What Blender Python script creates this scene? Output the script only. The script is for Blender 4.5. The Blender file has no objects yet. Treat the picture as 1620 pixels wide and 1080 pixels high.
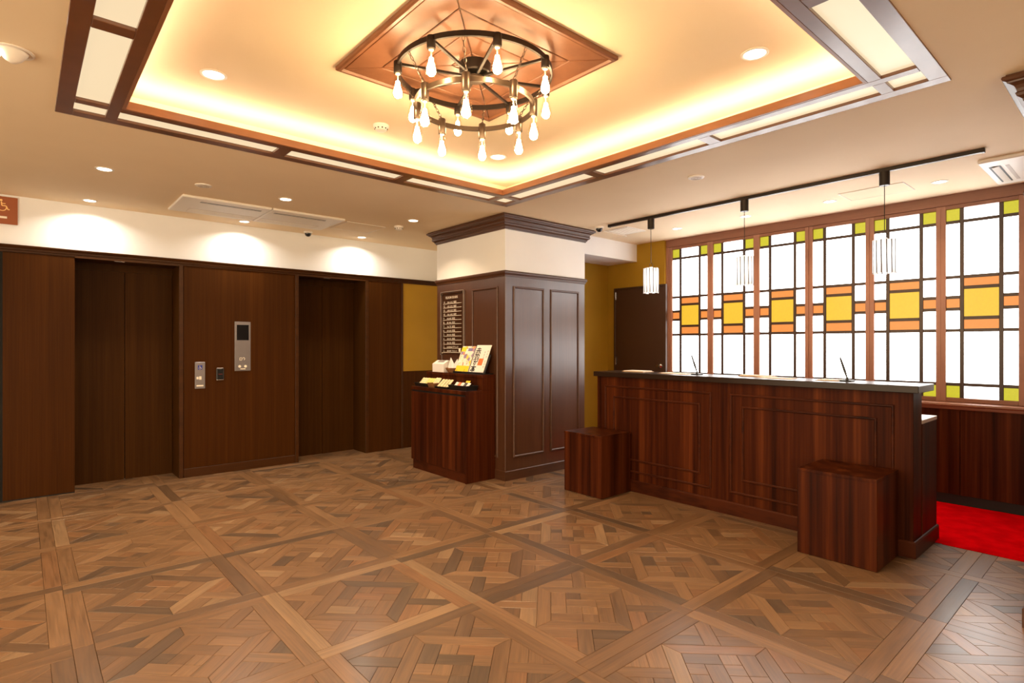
import bpy, bmesh, math, random
from mathutils import Vector, Matrix
random.seed(7)
PI = math.pi
C = bpy.context.scene.collection
sc = bpy.context.scene

# ------------------------------------------------------------------ camera, world, exposure
CAM_H = 1.36
YAW = math.radians(48.96)
cam = bpy.data.cameras.new('camera')
cam.sensor_width = 36.0
cam.lens = 890.4 * 36.0 / 1620.0
cam.shift_y = 5.5 / 1620.0
cam.clip_start = 0.02
camo = bpy.data.objects.new('camera', cam)
camo.location = (0, 0, CAM_H)
camo.rotation_euler = (PI / 2, 0, YAW - PI / 2)
C.objects.link(camo)
sc.camera = camo

w = bpy.data.worlds.new('world')
sc.world = w
w.use_nodes = True
w.node_tree.nodes['Background'].inputs[0].default_value = (1.0, 0.80, 0.53, 1)
w.node_tree.nodes['Background'].inputs[1].default_value = 3.7

sc.view_settings.view_transform = 'Standard'
sc.view_settings.look = 'None'
sc.view_settings.gamma = 1.0
sc.view_settings.use_curve_mapping = False
sc.view_settings.exposure = 0.4
sc.cycles.use_denoising = True
sc.cycles.max_bounces = 8
sc.cycles.diffuse_bounces = 5
sc.cycles.transparent_max_bounces = 12
sc.cycles.sample_clamp_indirect = 6.0
sc.cycles.caustics_reflective = False
sc.cycles.caustics_refractive = False

WARM = (1.0, 0.74, 0.46)
P_DOWN = 8.0          # watts of a lobby downlight
P_WASH = 5.5          # wall washers over the lifts
P_COFFER = 6.5
P_DESK = 4.0
L_BULB = 115.0          # radiance of a chandelier filament
L_COVE = 27.0
L_DIFF = 0.66
L_WIN = 6.0
L_TINT = 0.72
L_PEND = 30.0


# ------------------------------------------------------------------ materials
def mat(name, col, rough=0.5, metal=0.0, spec=0.5, coat=0.0, emit=None, es=0.0):
    m = bpy.data.materials.new(name)
    m.use_nodes = True
    b = m.node_tree.nodes['Principled BSDF']
    b.inputs['Base Color'].default_value = (*col, 1)
    b.inputs['Roughness'].default_value = rough
    b.inputs['Metallic'].default_value = metal
    b.inputs['Specular IOR Level'].default_value = spec
    b.inputs['Coat Weight'].default_value = coat
    b.inputs['Coat Roughness'].default_value = 0.2
    if emit:
        b.inputs['Emission Color'].default_value = (*emit, 1)
        b.inputs['Emission Strength'].default_value = es
    return m


def ramp(nt, stops):
    r = nt.nodes.new('ShaderNodeValToRGB')
    e = r.color_ramp.elements
    while len(e) < len(stops):
        e.new(0.5)
    for k, (p, c) in enumerate(stops):
        e[k].position = p
        e[k].color = (*c, 1)
    return r


def wood(name, stops, fine=(90, 90, 1.6), broad=(9, 9, 0.3), rough=0.42, mixf=0.35, spec=0.5, coat=0.0, bump=0.06, seed=0.0):
    m = mat(name, (0.1, 0.05, 0.02), rough, spec=spec, coat=coat)
    nt = m.node_tree
    b = nt.nodes['Principled BSDF']
    tc = nt.nodes.new('ShaderNodeTexCoord')
    outs = []
    for sc3, det in ((fine, 5), (broad, 3)):
        mp = nt.nodes.new('ShaderNodeMapping')
        mp.inputs['Scale'].default_value = sc3
        mp.inputs['Location'].default_value = (seed, seed * 1.7, seed * 0.6)
        nt.links.new(tc.outputs['Object'], mp.inputs['Vector'])
        n = nt.nodes.new('ShaderNodeTexNoise')
        n.inputs['Scale'].default_value = 1.0
        n.inputs['Detail'].default_value = det
        n.inputs['Roughness'].default_value = 0.6
        nt.links.new(mp.outputs[0], n.inputs['Vector'])
        outs.append(n)
    mx = nt.nodes.new('ShaderNodeMix')
    mx.data_type = 'FLOAT'
    mx.inputs[0].default_value = mixf
    nt.links.new(outs[1].outputs[0], mx.inputs[2])
    nt.links.new(outs[0].outputs[0], mx.inputs[3])
    r = ramp(nt, stops)
    nt.links.new(mx.outputs[0], r.inputs[0])
    nt.links.new(r.outputs[0], b.inputs['Base Color'])
    bp = nt.nodes.new('ShaderNodeBump')
    bp.inputs['Strength'].default_value = bump
    bp.inputs['Distance'].default_value = 0.002
    nt.links.new(outs[0].outputs[0], bp.inputs['Height'])
    nt.links.new(bp.outputs[0], b.inputs['Normal'])
    return m


def plaster(name, c1, c2, scale=3.0, rough=0.75, bump=0.05):
    m = mat(name, c1, rough, spec=0.3)
    nt = m.node_tree
    b = nt.nodes['Principled BSDF']
    tc = nt.nodes.new('ShaderNodeTexCoord')
    n = nt.nodes.new('ShaderNodeTexNoise')
    n.inputs['Scale'].default_value = scale
    n.inputs['Detail'].default_value = 4
    nt.links.new(tc.outputs['Object'], n.inputs['Vector'])
    r = ramp(nt, [(0.35, c1), (0.65, c2)])
    nt.links.new(n.outputs[0], r.inputs[0])
    nt.links.new(r.outputs[0], b.inputs['Base Color'])
    n2 = nt.nodes.new('ShaderNodeTexNoise')
    n2.inputs['Scale'].default_value = 140
    nt.links.new(tc.outputs['Object'], n2.inputs['Vector'])
    bp = nt.nodes.new('ShaderNodeBump')
    bp.inputs['Strength'].default_value = bump
    bp.inputs['Distance'].default_value = 0.003
    nt.links.new(n2.outputs[0], bp.inputs['Height'])
    nt.links.new(bp.outputs[0], b.inputs['Normal'])
    return m


def emis(name, col, s, grain=None):
    m = bpy.data.materials.new(name)
    m.use_nodes = True
    nt = m.node_tree
    b = nt.nodes['Principled BSDF']
    b.inputs['Base Color'].default_value = (*[0.15 * c for c in col], 1)
    b.inputs['Roughness'].default_value = 0.35
    b.inputs['Emission Color'].default_value = (*col, 1)
    b.inputs['Emission Strength'].default_value = s
    if grain:
        tc = nt.nodes.new('ShaderNodeTexCoord')
        n = nt.nodes.new('ShaderNodeTexNoise')
        n.inputs['Scale'].default_value = grain
        n.inputs['Detail'].default_value = 6
        n.inputs['Roughness'].default_value = 0.7
        nt.links.new(tc.outputs['Object'], n.inputs['Vector'])
        r = ramp(nt, [(0.3, tuple(c * 0.88 for c in col)), (0.7, col)])
        nt.links.new(n.outputs[0], r.inputs[0])
        nt.links.new(r.outputs[0], b.inputs['Emission Color'])
    return m


def s2l(r, g, b):
    def f(v):
        v /= 255.0
        return v / 12.92 if v <= 0.04045 else ((v + 0.055) / 1.055) ** 2.4
    return (f(r), f(g), f(b))


LIFT = [(0.30, (0.0306, 0.0095, 0.0014)), (0.55, (0.0527, 0.0163, 0.0024)), (0.75, (0.0765, 0.0242, 0.0039))]
LIFTD = [(0.30, (0.0306, 0.0106, 0.0019)), (0.55, (0.0493, 0.0179, 0.0034)), (0.75, (0.0697, 0.0255, 0.0055))]
PIL = [(0.30, (0.0534, 0.0193, 0.0081)), (0.55, (0.0764, 0.0285, 0.0120)), (0.75, (0.0994, 0.0386, 0.0161))]
DESK = [(0.30, (0.0102, 0.0026, 0.0012)), (0.43, (0.0340, 0.0068, 0.0020)), (0.55, (0.0612, 0.0132, 0.0034)), (0.70, (0.1148, 0.0281, 0.0072))]
COF = [(0.30, (0.120, 0.040, 0.012)), (0.70, (0.185, 0.064, 0.020))]
FASC_LIT = [(0.30, (0.22, 0.085, 0.034)), (0.70, (0.30, 0.125, 0.052))]  # coffer wood lightened to stand in for lamp light on the fascia
M = {}
M['lift'] = wood('lift panel wood', LIFT, (120, 120, 1.5), (16, 16, 0.2), 0.45, 0.5, spec=0.06)
M['liftdoor'] = wood('lift door wood', LIFTD, (120, 120, 1.5), (16, 16, 0.2), 0.45, 0.5, spec=0.05, seed=3)
M['lifttrim'] = wood('lift trim wood', LIFT, (2, 90, 90), (0.5, 12, 12), 0.42, 0.4, spec=0.2)
M['pillar'] = wood('pillar wood', PIL, (110, 110, 1.5), (10, 10, 0.3), 0.34, 0.55, spec=0.6, coat=0.3, seed=5)
M['pillartrim'] = wood('pillar trim wood', PIL, (6, 6, 60), (1, 1, 8), 0.36, 0.5, seed=5)
M['desk'] = wood('desk mahogany', DESK, (60, 60, 1.6), (16, 16, 0.28), 0.42, 0.28, spec=0.06, seed=2)
M['deskside'] = wood('cabinet mahogany', DESK, (60, 60, 1.6), (13, 13, 0.3), 0.4, 0.25, spec=0.08, seed=9)
M['desktrim'] = wood('desk moulding mahogany', DESK[:3], (6, 6, 30), (2, 2, 4), 0.42, 0.4, spec=0.12, seed=4)
M['window_wood'] = wood('window frame wood with glare', [(0.3, (0.28, 0.122, 0.078)), (0.7, (0.38, 0.175, 0.115))], (100, 100, 1.5), (8, 8, 0.4), 0.45, 0.5)  # post colour lifted towards pink to imitate glare from the bright glass
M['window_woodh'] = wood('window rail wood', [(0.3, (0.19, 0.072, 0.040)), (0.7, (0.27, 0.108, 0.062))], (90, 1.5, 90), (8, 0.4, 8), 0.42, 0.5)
M['coffer'] = wood('coffer wood', COF, (9, 9, 60), (2, 2, 6), 0.40, 0.4, coat=0.8, seed=1)
M['fascia'] = wood('fascia wood with lamp glow', FASC_LIT, (9, 9, 60), (2, 2, 6), 0.35, 0.4, seed=1)
M['rose'] = wood('ceiling rose wood', [(0.3, (0.16, 0.064, 0.030)), (0.7, (0.24, 0.100, 0.048))], (14, 14, 40), (2, 2, 6), 0.4, 0.5)
M['backdoor'] = mat('dark brown door laminate', (0.045, 0.016, 0.006), 0.45)
M['white'] = plaster('white wall paper', (0.80, 0.80, 0.81), (0.83, 0.83, 0.84), 2.0)
M['ceiling'] = plaster('cream ceiling paper', (0.82, 0.66, 0.45), (0.86, 0.70, 0.485), 1.2)
M['mustard'] = plaster('mustard wall paper', (0.33, 0.178, 0.007), (0.36, 0.195, 0.010), 2.5)
M['black'] = mat('black shadow gap', (0.006, 0.004, 0.003), 0.6)
M['blackmetal'] = mat('black metal', (0.035, 0.026, 0.020), 0.38, metal=0.7)
M['bronze'] = mat('dark bronze metal', (0.12, 0.085, 0.060), 0.34, metal=0.85)
M['steel'] = mat('brushed steel', (0.27, 0.25, 0.265), 0.38, metal=0.85)
M['chrome'] = mat('chrome', (0.75, 0.72, 0.68), 0.15, metal=1.0)
M['plastic'] = mat('white plastic', (0.80, 0.74, 0.66), 0.4)
M['plasticd'] = mat('shaded grille plastic', (0.50, 0.42, 0.36), 0.5)
M['darkglass'] = mat('dark display glass', (0.006, 0.006, 0.007), 0.1)
M['slab'] = wood('dark counter slab', [(0.3, (0.018, 0.009, 0.005)), (0.7, (0.026, 0.013, 0.008))], (20, 6, 20), (3, 1, 3), 0.28, 0.4, spec=0.25)
M['worktop'] = mat('white worktop', (0.75, 0.68, 0.58), 0.35)
M['paper'] = mat('paper', (0.84, 0.79, 0.72), 0.6)
M['paper2'] = mat('pale wood tray', (0.62, 0.40, 0.24), 0.5)
M['red'] = plaster('red carpet', (0.36, 0.0006, 0.002), (0.50, 0.001, 0.003), 9.0, 0.95, 0.8)
M['red'].node_tree.nodes['Principled BSDF'].inputs['Specular IOR Level'].default_value = 0.0
M['blue'] = mat('blue sign enamel', (0.02, 0.045, 0.30), 0.4)
M['signbrown'] = mat('brown sign', (0.30, 0.075, 0.018), 0.4)
M['signwhite'] = mat('cream print', (0.85, 0.78, 0.66), 0.5)
M['signyellow'] = mat('yellow print', (0.95, 0.62, 0.25), 0.5)
M['wicker'] = wood('wicker', [(0.3, (0.10, 0.035, 0.010)), (0.7, (0.30, 0.12, 0.035))], (60, 60, 120), (10, 10, 40), 0.6, 0.6)
M['blacktray'] = mat('black tray', (0.010, 0.008, 0.007), 0.35)
M['cream'] = mat('cream sachet', (0.78, 0.66, 0.38), 0.5)
M['lime'] = mat('yellow green sachet', (0.70, 0.66, 0.20), 0.5)
M['orangep'] = mat('orange sachet', (0.80, 0.16, 0.03), 0.45)
M['whitep'] = mat('white sachet', (0.82, 0.78, 0.74), 0.45)
M['darkp'] = mat('dark sachet', (0.02, 0.015, 0.014), 0.4)
M['yellowp'] = mat('yellow print area', (0.90, 0.60, 0.02), 0.5)
M['ink'] = mat('black ink', (0.02, 0.017, 0.015), 0.6)
M['greyink'] = mat('grey ink', (0.28, 0.24, 0.22), 0.6)
M['lens'] = emis('downlight lens', (1.0, 0.90, 0.74), 9.0)
M['diff'] = emis('warm light diffuser', (1.0, 0.79, 0.50), L_DIFF)
M['cove'] = emis('cove led strip', (1.0, 0.75, 0.50), L_COVE)
M['filament'] = emis('glowing filament', (1.0, 0.72, 0.40), L_BULB)
M['pbulb'] = emis('pendant bulb', (1.0, 0.97, 0.93), L_PEND)
M['g_white'] = emis('white opal glass', (0.97, 0.965, 0.95), L_WIN, 5)
M['g_green'] = emis('yellow green glass', s2l(208, 200, 48), L_TINT, 60)
M['g_orange'] = emis('orange glass', s2l(246, 150, 74), L_TINT, 60)
M['g_yellow'] = emis('amber glass', s2l(248, 198, 58), L_TINT, 50)
M['lead'] = mat('dark lead came', (0.035, 0.018, 0.012), 0.45)
M['muntin'] = mat('dark brown glazing bar', (0.045, 0.020, 0.012), 0.4)

# clear bulb glass: thin, mostly transparent with a glossy skin
m = bpy.data.materials.new('clear bulb glass')
m.use_nodes = True
nt = m.node_tree
for n in list(nt.nodes):
    if n.type == 'BSDF_PRINCIPLED':
        nt.nodes.remove(n)
tr = nt.nodes.new('ShaderNodeBsdfTransparent')
tr.inputs[0].default_value = (1.0, 0.96, 0.90, 1)
gl = nt.nodes.new('ShaderNodeBsdfGlossy')
gl.inputs['Roughness'].default_value = 0.08
lw = nt.nodes.new('ShaderNodeLayerWeight')
lw.inputs[0].default_value = 0.25
fr = nt.nodes.new('ShaderNodeMapRange')
fr.inputs[1].default_value = 0.0
fr.inputs[2].default_value = 1.0
fr.inputs[3].default_value = 0.03
fr.inputs[4].default_value = 0.22
nt.links.new(lw.outputs['Facing'], fr.inputs[0])
ms = nt.nodes.new('ShaderNodeMixShader')
nt.links.new(fr.outputs[0], ms.inputs[0])
nt.links.new(tr.outputs[0], ms.inputs[1])
nt.links.new(gl.outputs[0], ms.inputs[2])
nt.links.new(ms.outputs[0], nt.nodes['Material Output'].inputs['Surface'])
M['bulbglass'] = m

# acrylic sign plate
m = m.copy()
m.name = 'clear acrylic'
for n in m.node_tree.nodes:
    if n.type == 'BSDF_TRANSPARENT':
        n.inputs[0].default_value = (0.96, 0.95, 0.94, 1)
M['acrylic'] = m

# opal slat glass of the pendants: translucent
m = bpy.data.materials.new('opal slat glass')
m.use_nodes = True
nt = m.node_tree
b = nt.nodes['Principled BSDF']
b.inputs['Base Color'].default_value = (0.90, 0.90, 0.90, 1)
b.inputs['Roughness'].default_value = 0.25
tl = nt.nodes.new('ShaderNodeBsdfTranslucent')
tl.inputs[0].default_value = (0.95, 0.95, 0.95, 1)
ms = nt.nodes.new('ShaderNodeMixShader')
ms.inputs[0].default_value = 0.6
nt.links.new(b.outputs[0], ms.inputs[1])
nt.links.new(tl.outputs[0], ms.inputs[2])
nt.links.new(ms.outputs[0], nt.nodes['Material Output'].inputs['Surface'])
M['slat'] = m

# parquet: colour attribute per board, grain along each board's own uv
m = mat('oak parquet', (0.3, 0.16, 0.07), 0.36, spec=0.5, coat=0.35)
nt = m.node_tree
b = nt.nodes['Principled BSDF']
at = nt.nodes.new('ShaderNodeAttribute')
at.attribute_name = 'tone'
uv = nt.nodes.new('ShaderNodeUVMap')
uv.uv_map = 'grain'
mp = nt.nodes.new('ShaderNodeMapping')
mp.inputs['Scale'].default_value = (4.0, 130.0, 1)
nt.links.new(uv.outputs[0], mp.inputs[0])
n1 = nt.nodes.new('ShaderNodeTexNoise')
n1.inputs['Scale'].default_value = 1.0
n1.inputs['Detail'].default_value = 5
nt.links.new(mp.outputs[0], n1.inputs['Vector'])
mp2 = nt.nodes.new('ShaderNodeMapping')
mp2.inputs['Scale'].default_value = (2.0, 22.0, 1)
nt.links.new(uv.outputs[0], mp2.inputs[0])
n2 = nt.nodes.new('ShaderNodeTexNoise')
n2.inputs['Scale'].default_value = 1.0
n2.inputs['Detail'].default_value = 3
n2.inputs['Distortion'].default_value = 1.2
nt.links.new(mp2.outputs[0], n2.inputs['Vector'])
ad = nt.nodes.new('ShaderNodeMath')
ad.operation = 'ADD'
nt.links.new(n1.outputs[0], ad.inputs[0])
nt.links.new(n2.outputs[0], ad.inputs[1])
mr = nt.nodes.new('ShaderNodeMapRange')
mr.inputs[1].default_value = 0.65
mr.inputs[2].default_value = 1.35
mr.inputs[3].default_value = 0.66
mr.inputs[4].default_value = 1.28
nt.links.new(ad.outputs[0], mr.inputs[0])
mu = nt.nodes.new('ShaderNodeMix')
mu.data_type = 'RGBA'
mu.blend_type = 'MULTIPLY'
mu.inputs[0].default_value = 1.0
nt.links.new(at.outputs['Color'], mu.inputs[6])
nt.links.new(mr.outputs[0], mu.inputs[7])
nt.links.new(mu.outputs[2], b.inputs['Base Color'])
rr = nt.nodes.new('ShaderNodeMapRange')
rr.inputs[1].default_value = 0.3
rr.inputs[2].default_value = 0.7
rr.inputs[3].default_value = 0.30
rr.inputs[4].default_value = 0.42
nt.links.new(n1.outputs[0], rr.inputs[0])
nt.links.new(rr.outputs[0], b.inputs['Roughness'])
bp = nt.nodes.new('ShaderNodeBump')
bp.inputs['Strength'].default_value = 0.12
bp.inputs['Distance'].default_value = 0.001
nt.links.new(n1.outputs[0], bp.inputs['Height'])
nt.links.new(bp.outputs[0], b.inputs['Normal'])
M['parquet'] = m

# magazine picture print: coloured patches
m = mat('magazine picture', (0.8, 0.7, 0.6), 0.4)
nt = m.node_tree
tc = nt.nodes.new('ShaderNodeTexCoord')
vo = nt.nodes.new('ShaderNodeTexVoronoi')
vo.inputs['Scale'].default_value = 26
nt.links.new(tc.outputs['Object'], vo.inputs['Vector'])
sp = nt.nodes.new('ShaderNodeSeparateColor')
nt.links.new(vo.outputs['Color'], sp.inputs[0])
r = ramp(nt, [(0.0, (0.85, 0.75, 0.62)), (0.35, (0.80, 0.62, 0.45)), (0.5, (0.75, 0.25, 0.12)), (0.62, (0.85, 0.78, 0.7)), (0.75, (0.30, 0.22, 0.35)), (0.88, (0.85, 0.60, 0.08)), (1.0, (0.9, 0.85, 0.78))])
r.color_ramp.interpolation = 'CONSTANT'
nt.links.new(sp.outputs[0], r.inputs[0])
nt.links.new(r.outputs[0], nt.nodes['Principled BSDF'].inputs['Base Color'])
M['picture'] = m


# ------------------------------------------------------------------ geometry helpers
class MB:
    def __init__(s):
        s.v, s.f = [], []

    def add(s, vs, fs):
        o = len(s.v)
        s.v += [tuple(p) for p in vs]
        s.f += [tuple(i + o for i in f) for f in fs]
        return s

    def box(s, x0, x1, y0, y1, z0, z1, bv=0.0):
        if bv <= 0:
            vs = [(x, y, z) for z in (z0, z1) for y in (y0, y1) for x in (x0, x1)]
            return s.add(vs, [(0, 2, 3, 1), (4, 5, 7, 6), (0, 1, 5, 4), (2, 6, 7, 3), (0, 4, 6, 2), (1, 3, 7, 5)])
        bm = bmesh.new()
        bmesh.ops.create_cube(bm, size=1)
        for v in bm.verts:
            v.co = ((x0 + x1) / 2 + v.co.x * (x1 - x0), (y0 + y1) / 2 + v.co.y * (y1 - y0), (z0 + z1) / 2 + v.co.z * (z1 - z0))
        bmesh.ops.bevel(bm, geom=list(bm.edges), offset=bv, segments=1, affect='EDGES', profile=0.5)
        bm.verts.index_update()
        s.add([v.co[:] for v in bm.verts], [[v.index for v in f.verts] for f in bm.faces])
        bm.free()
        return s

    def lathe(s, prof, cx, cy, n=24, cap=True):
        """prof: list of (r, z) from one end to the other"""
        vs, fs = [], []
        for r, z in prof:
            for k in range(n):
                a = 2 * PI * k / n
                vs.append((cx + r * math.cos(a), cy + r * math.sin(a), z))
        for i in range(len(prof) - 1):
            for k in range(n):
                a, b2 = i * n + k, i * n + (k + 1) % n
                fs.append((a, b2, b2 + n, a + n))
        if cap:
            fs.append(tuple(range(n))[::-1])
            fs.append(tuple(range((len(prof) - 1) * n, len(prof) * n)))
        return s.add(vs, fs)

    def tube(s, pts, r, n=8, closed=False):
        pts = [Vector(p) for p in pts]
        L = len(pts)
        vs, fs = [], []
        ref = None
        for i, p in enumerate(pts):
            if closed:
                t = pts[(i + 1) % L] - pts[i - 1]
            else:
                t = pts[min(i + 1, L - 1)] - pts[max(i - 1, 0)]
            t.normalize()
            if ref is None:
                ref = Vector((0, 0, 1)) if abs(t.z) < 0.9 else Vector((1, 0, 0))
            u = ref - t * ref.dot(t)
            u.normalize()
            ref = u
            q = t.cross(u)
            rr = r[i] if isinstance(r, (list, tuple)) else r
            for k in range(n):
                a = 2 * PI * k / n
                vs.append(p + (u * math.cos(a) + q * math.sin(a)) * rr)
        for i in range(L if closed else L - 1):
            j = (i + 1) % L
            for k in range(n):
                k2 = (k + 1) % n
                fs.append((i * n + k, i * n + k2, j * n + k2, j * n + k))
        if not closed:
            fs.append(tuple(range(n))[::-1])
            fs.append(tuple(range((L - 1) * n, L * n)))
        return s.add(vs, fs)

    def ring(s, cx, cy, r0, r1, z0, z1, n=64):
        vs, fs = [], []
        for k in range(n):
            a = 2 * PI * k / n
            c, q = math.cos(a), math.sin(a)
            vs += [(cx + r0 * c, cy + r0 * q, z0), (cx + r1 * c, cy + r1 * q, z0), (cx + r1 * c, cy + r1 * q, z1), (cx + r0 * c, cy + r0 * q, z1)]
        for k in range(n):
            a, b2 = 4 * k, 4 * ((k + 1) % n)
            for e in range(4):
                e2 = (e + 1) % 4
                fs.append((a + e, a + e2, b2 + e2, b2 + e))
        return s.add(vs, fs)

    def sweep_rect(s, prof, x0, x1, y0, y1):
        """closed mitred moulding round a rectangle; prof: (outward offset, z), open profile"""
        vs, fs = [], []
        for o, z in prof:
            vs += [(x0 - o, y0 - o, z), (x1 + o, y0 - o, z), (x1 + o, y1 + o, z), (x0 - o, y1 + o, z)]
        for i in range(len(prof) - 1):
            for k in range(4):
                k2 = (k + 1) % 4
                fs.append((i * 4 + k, i * 4 + k2, i * 4 + 4 + k2, i * 4 + 4 + k))
        return s.add(vs, fs)

    def prism(s, poly, fn, d):
        """poly: 2-d points, fn(a, b, h) -> 3-d, extruded from h=0 to h=d"""
        n = len(poly)
        vs = [fn(a, b2, 0) for a, b2 in poly] + [fn(a, b2, d) for a, b2 in poly]
        fs = [tuple(range(n))[::-1], tuple(range(n, 2 * n))]
        fs += [(k, (k + 1) % n, n + (k + 1) % n, n + k) for k in range(n)]
        return s.add(vs, fs)

    def frame(s, a0, a1, b0, b1, wd, fn, d, peak=None):
        """rectangular moulding loop with a half-round-ish section in the plane (a, b)"""
        ofs = [(0, 0), (0.0, d * 0.6), (wd * 0.3, d), (wd * 0.7, d), (wd, d * 0.6), (wd, 0)]
        vs, fs = [], []
        for o, h in ofs:
            vs += [fn(a0 + o, b0 + o, h), fn(a1 - o, b0 + o, h), fn(a1 - o, b1 - o, h), fn(a0 + o, b1 - o, h)]
        for i in range(len(ofs) - 1):
            for k in range(4):
                k2 = (k + 1) % 4
                fs.append((i * 4 + k, i * 4 + k2, i * 4 + 4 + k2, i * 4 + 4 + k))
        return s.add(vs, fs)

    def build(s, name, m, parent=None, origin=None, local=False, smooth=False):
        me = bpy.data.meshes.new(name)
        vs = s.v
        if parent is not None and not local:
            o = Vector(parent['base'])
            if parent.parent is not None or parent.type == 'MESH':
                o = Vector(parent['base'])
            vs = [(x - o.x, y - o.y, z - o.z) for x, y, z in vs]
        elif parent is None and not local:
            if origin is None:
                xs, ys, zs = zip(*vs)
                origin = ((min(xs) + max(xs)) / 2, (min(ys) + max(ys)) / 2, min(zs))
            o = Vector(origin)
            vs = [(x - o.x, y - o.y, z - o.z) for x, y, z in vs]
        me.from_pydata(vs, [], s.f)
        me.validate()
        bm = bmesh.new()
        bm.from_mesh(me)
        bmesh.ops.recalc_face_normals(bm, faces=bm.faces)
        bm.to_mesh(me)
        bm.free()
        me.materials.append(m)
        ob = bpy.data.objects.new(name, me)
        C.objects.link(ob)
        if parent is not None:
            ob.parent = parent
            ob['base'] = list(parent['base'])
        elif not local:
            ob.location = o
            ob['base'] = list(o)
        if smooth:
            me.polygons.foreach_set('use_smooth', [True] * len(me.polygons))
            try:
                me.set_sharp_from_angle(angle=math.radians(40))
            except Exception:
                pass
        return ob


def thing(name, label, cat, base, group=None, rot=None):
    o = bpy.data.objects.new(name, None)
    o.empty_display_size = 0.05
    C.objects.link(o)
    o.location = base
    if rot:
        o.rotation_euler = rot
    o['base'] = list(base)
    o['label'] = label
    o['category'] = cat
    if group:
        o['group'] = group
    return o


def tag(o, label, cat, group=None):
    o['label'] = label
    o['category'] = cat
    if group:
        o['group'] = group
    return o


def struct_empty(name, base=(0, 0, 0), label=None):
    o = bpy.data.objects.new(name, None)
    C.objects.link(o)
    o.location = base
    o['base'] = list(base)
    o['kind'] = 'structure'
    if label:
        o['label'] = label
    return o


def struct(o, label=None):
    o['kind'] = 'structure'
    if label:
        o['label'] = label
    return o


def dup(root, loc, label=None):
    d = Vector(loc) - root.location
    r = root.copy()
    C.objects.link(r)
    r.location = loc
    r['base'] = list(loc)
    if label:
        r['label'] = label
    for ch in list(root.children):
        c = ch.copy()
        C.objects.link(c)
        c.parent = r
        for g in list(ch.children):
            e = g.copy()
            C.objects.link(e)
            e.parent = c
    return r


def text_mb(body, size, fn, d=0.0006, align='LEFT', bold=0.0):
    """text as mesh; fn(a, b, h) maps text x, y and depth to 3-d"""
    cu = bpy.data.curves.new('txt', 'FONT')
    cu.body = body
    cu.size = size
    cu.align_x = align
    cu.resolution_u = 2
    cu.offset = bold
    ob = bpy.data.objects.new('txt', cu)
    C.objects.link(ob)
    dg = bpy.context.evaluated_depsgraph_get()
    me = bpy.data.meshes.new_from_object(ob.evaluated_get(dg))
    mb = MB()
    mb.add([fn(v.co.x, v.co.y, d) for v in me.vertices], [list(p.vertices) for p in me.polygons])
    bpy.data.objects.remove(ob)
    bpy.data.curves.remove(cu)
    bpy.data.meshes.remove(me)
    return mb


def stroke(mb, pts, wd, fn, d):
    for (a0, b0), (a1, b1) in zip(pts[:-1], pts[1:]):
        L = math.hypot(a1 - a0, b1 - b0) or 1e-6
        nx, ny = -(b1 - b0) / L * wd / 2, (a1 - a0) / L * wd / 2
        mb.prism([(a0 + nx, b0 + ny), (a0 - nx, b0 - ny), (a1 - nx, b1 - ny), (a1 + nx, b1 + ny)], fn, d)


def wheelchair(mb, ca, cb, sz, fn, d):
    """access pictogram: head, body, wheel"""
    k = sz
    pts = [(ca - 0.10 * k + 0.085 * k * math.cos(t), cb + 0.40 * k + 0.085 * k * math.sin(t)) for t in [2 * PI * i / 12 for i in range(12)]]
    mb.prism(pts, fn, d)
    stroke(mb, [(ca - 0.09 * k, cb + 0.28 * k), (ca - 0.06 * k, cb - 0.04 * k), (ca + 0.20 * k, cb - 0.04 * k), (ca + 0.32 * k, cb - 0.34 * k), (ca + 0.42 * k, cb - 0.31 * k)], 0.08 * k, fn, d)
    stroke(mb, [(ca - 0.08 * k, cb + 0.14 * k), (ca + 0.16 * k, cb + 0.14 * k)], 0.06 * k, fn, d)
    arc = [(ca - 0.05 * k + 0.27 * k * math.cos(math.radians(t)), cb - 0.18 * k + 0.27 * k * math.sin(math.radians(t))) for t in range(130, 371, 20)]
    stroke(mb, arc, 0.06 * k, fn, d)


# ------------------------------------------------------------------ room constants
CZ = 2.66                       # ceiling
WY = 6.55                       # lift wall
XW = 6.0                        # wainscot under the window
XG = 6.08                       # window plane
XL, YF = -3.4, -3.2             # unseen walls behind the camera
FX0, FX1, FY0, FY1 = 0.136, 3.43, 0.665, 4.02   # coffer frame, outer edge
TZ = 2.84                       # coffer ceiling

fY = lambda y: (lambda a, b, h: (a, y - h, b))            # plane facing -Y: a = x, b = z
fX = lambda x: (lambda a, b, h: (x - h, a, b))            # plane facing -X: a = y, b = z
fXr = lambda x, y0: (lambda a, b, h: (x - h, y0 - a, b))  # same, a runs to the viewer's right

# ------------------------------------------------------------------ floor with parquet boards
fl = struct(MB().box(XL, 7.4, YF, 7.1, -0.12, -0.010).build('floor', mat('dark floor joint', (0.035, 0.018, 0.008), 0.7)), 'oak parquet floor of square panels with woven boards')
PAL = [((0.2240, 0.1260, 0.0630), 4), ((0.2000, 0.1100, 0.0540), 4), ((0.1720, 0.0941, 0.0459), 4), ((0.1360, 0.0773, 0.0405), 2.2), ((0.1080, 0.0664, 0.0387), 1.6), ((0.2640, 0.1638, 0.0900), 1.0), ((0.2080, 0.1050, 0.0486), 2)]


def tone():
    c = random.choices([p[0] for p in PAL], [p[1] for p in PAL])[0]
    k = random.uniform(0.90, 1.10)
    return tuple(x * k for x in c)


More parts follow.
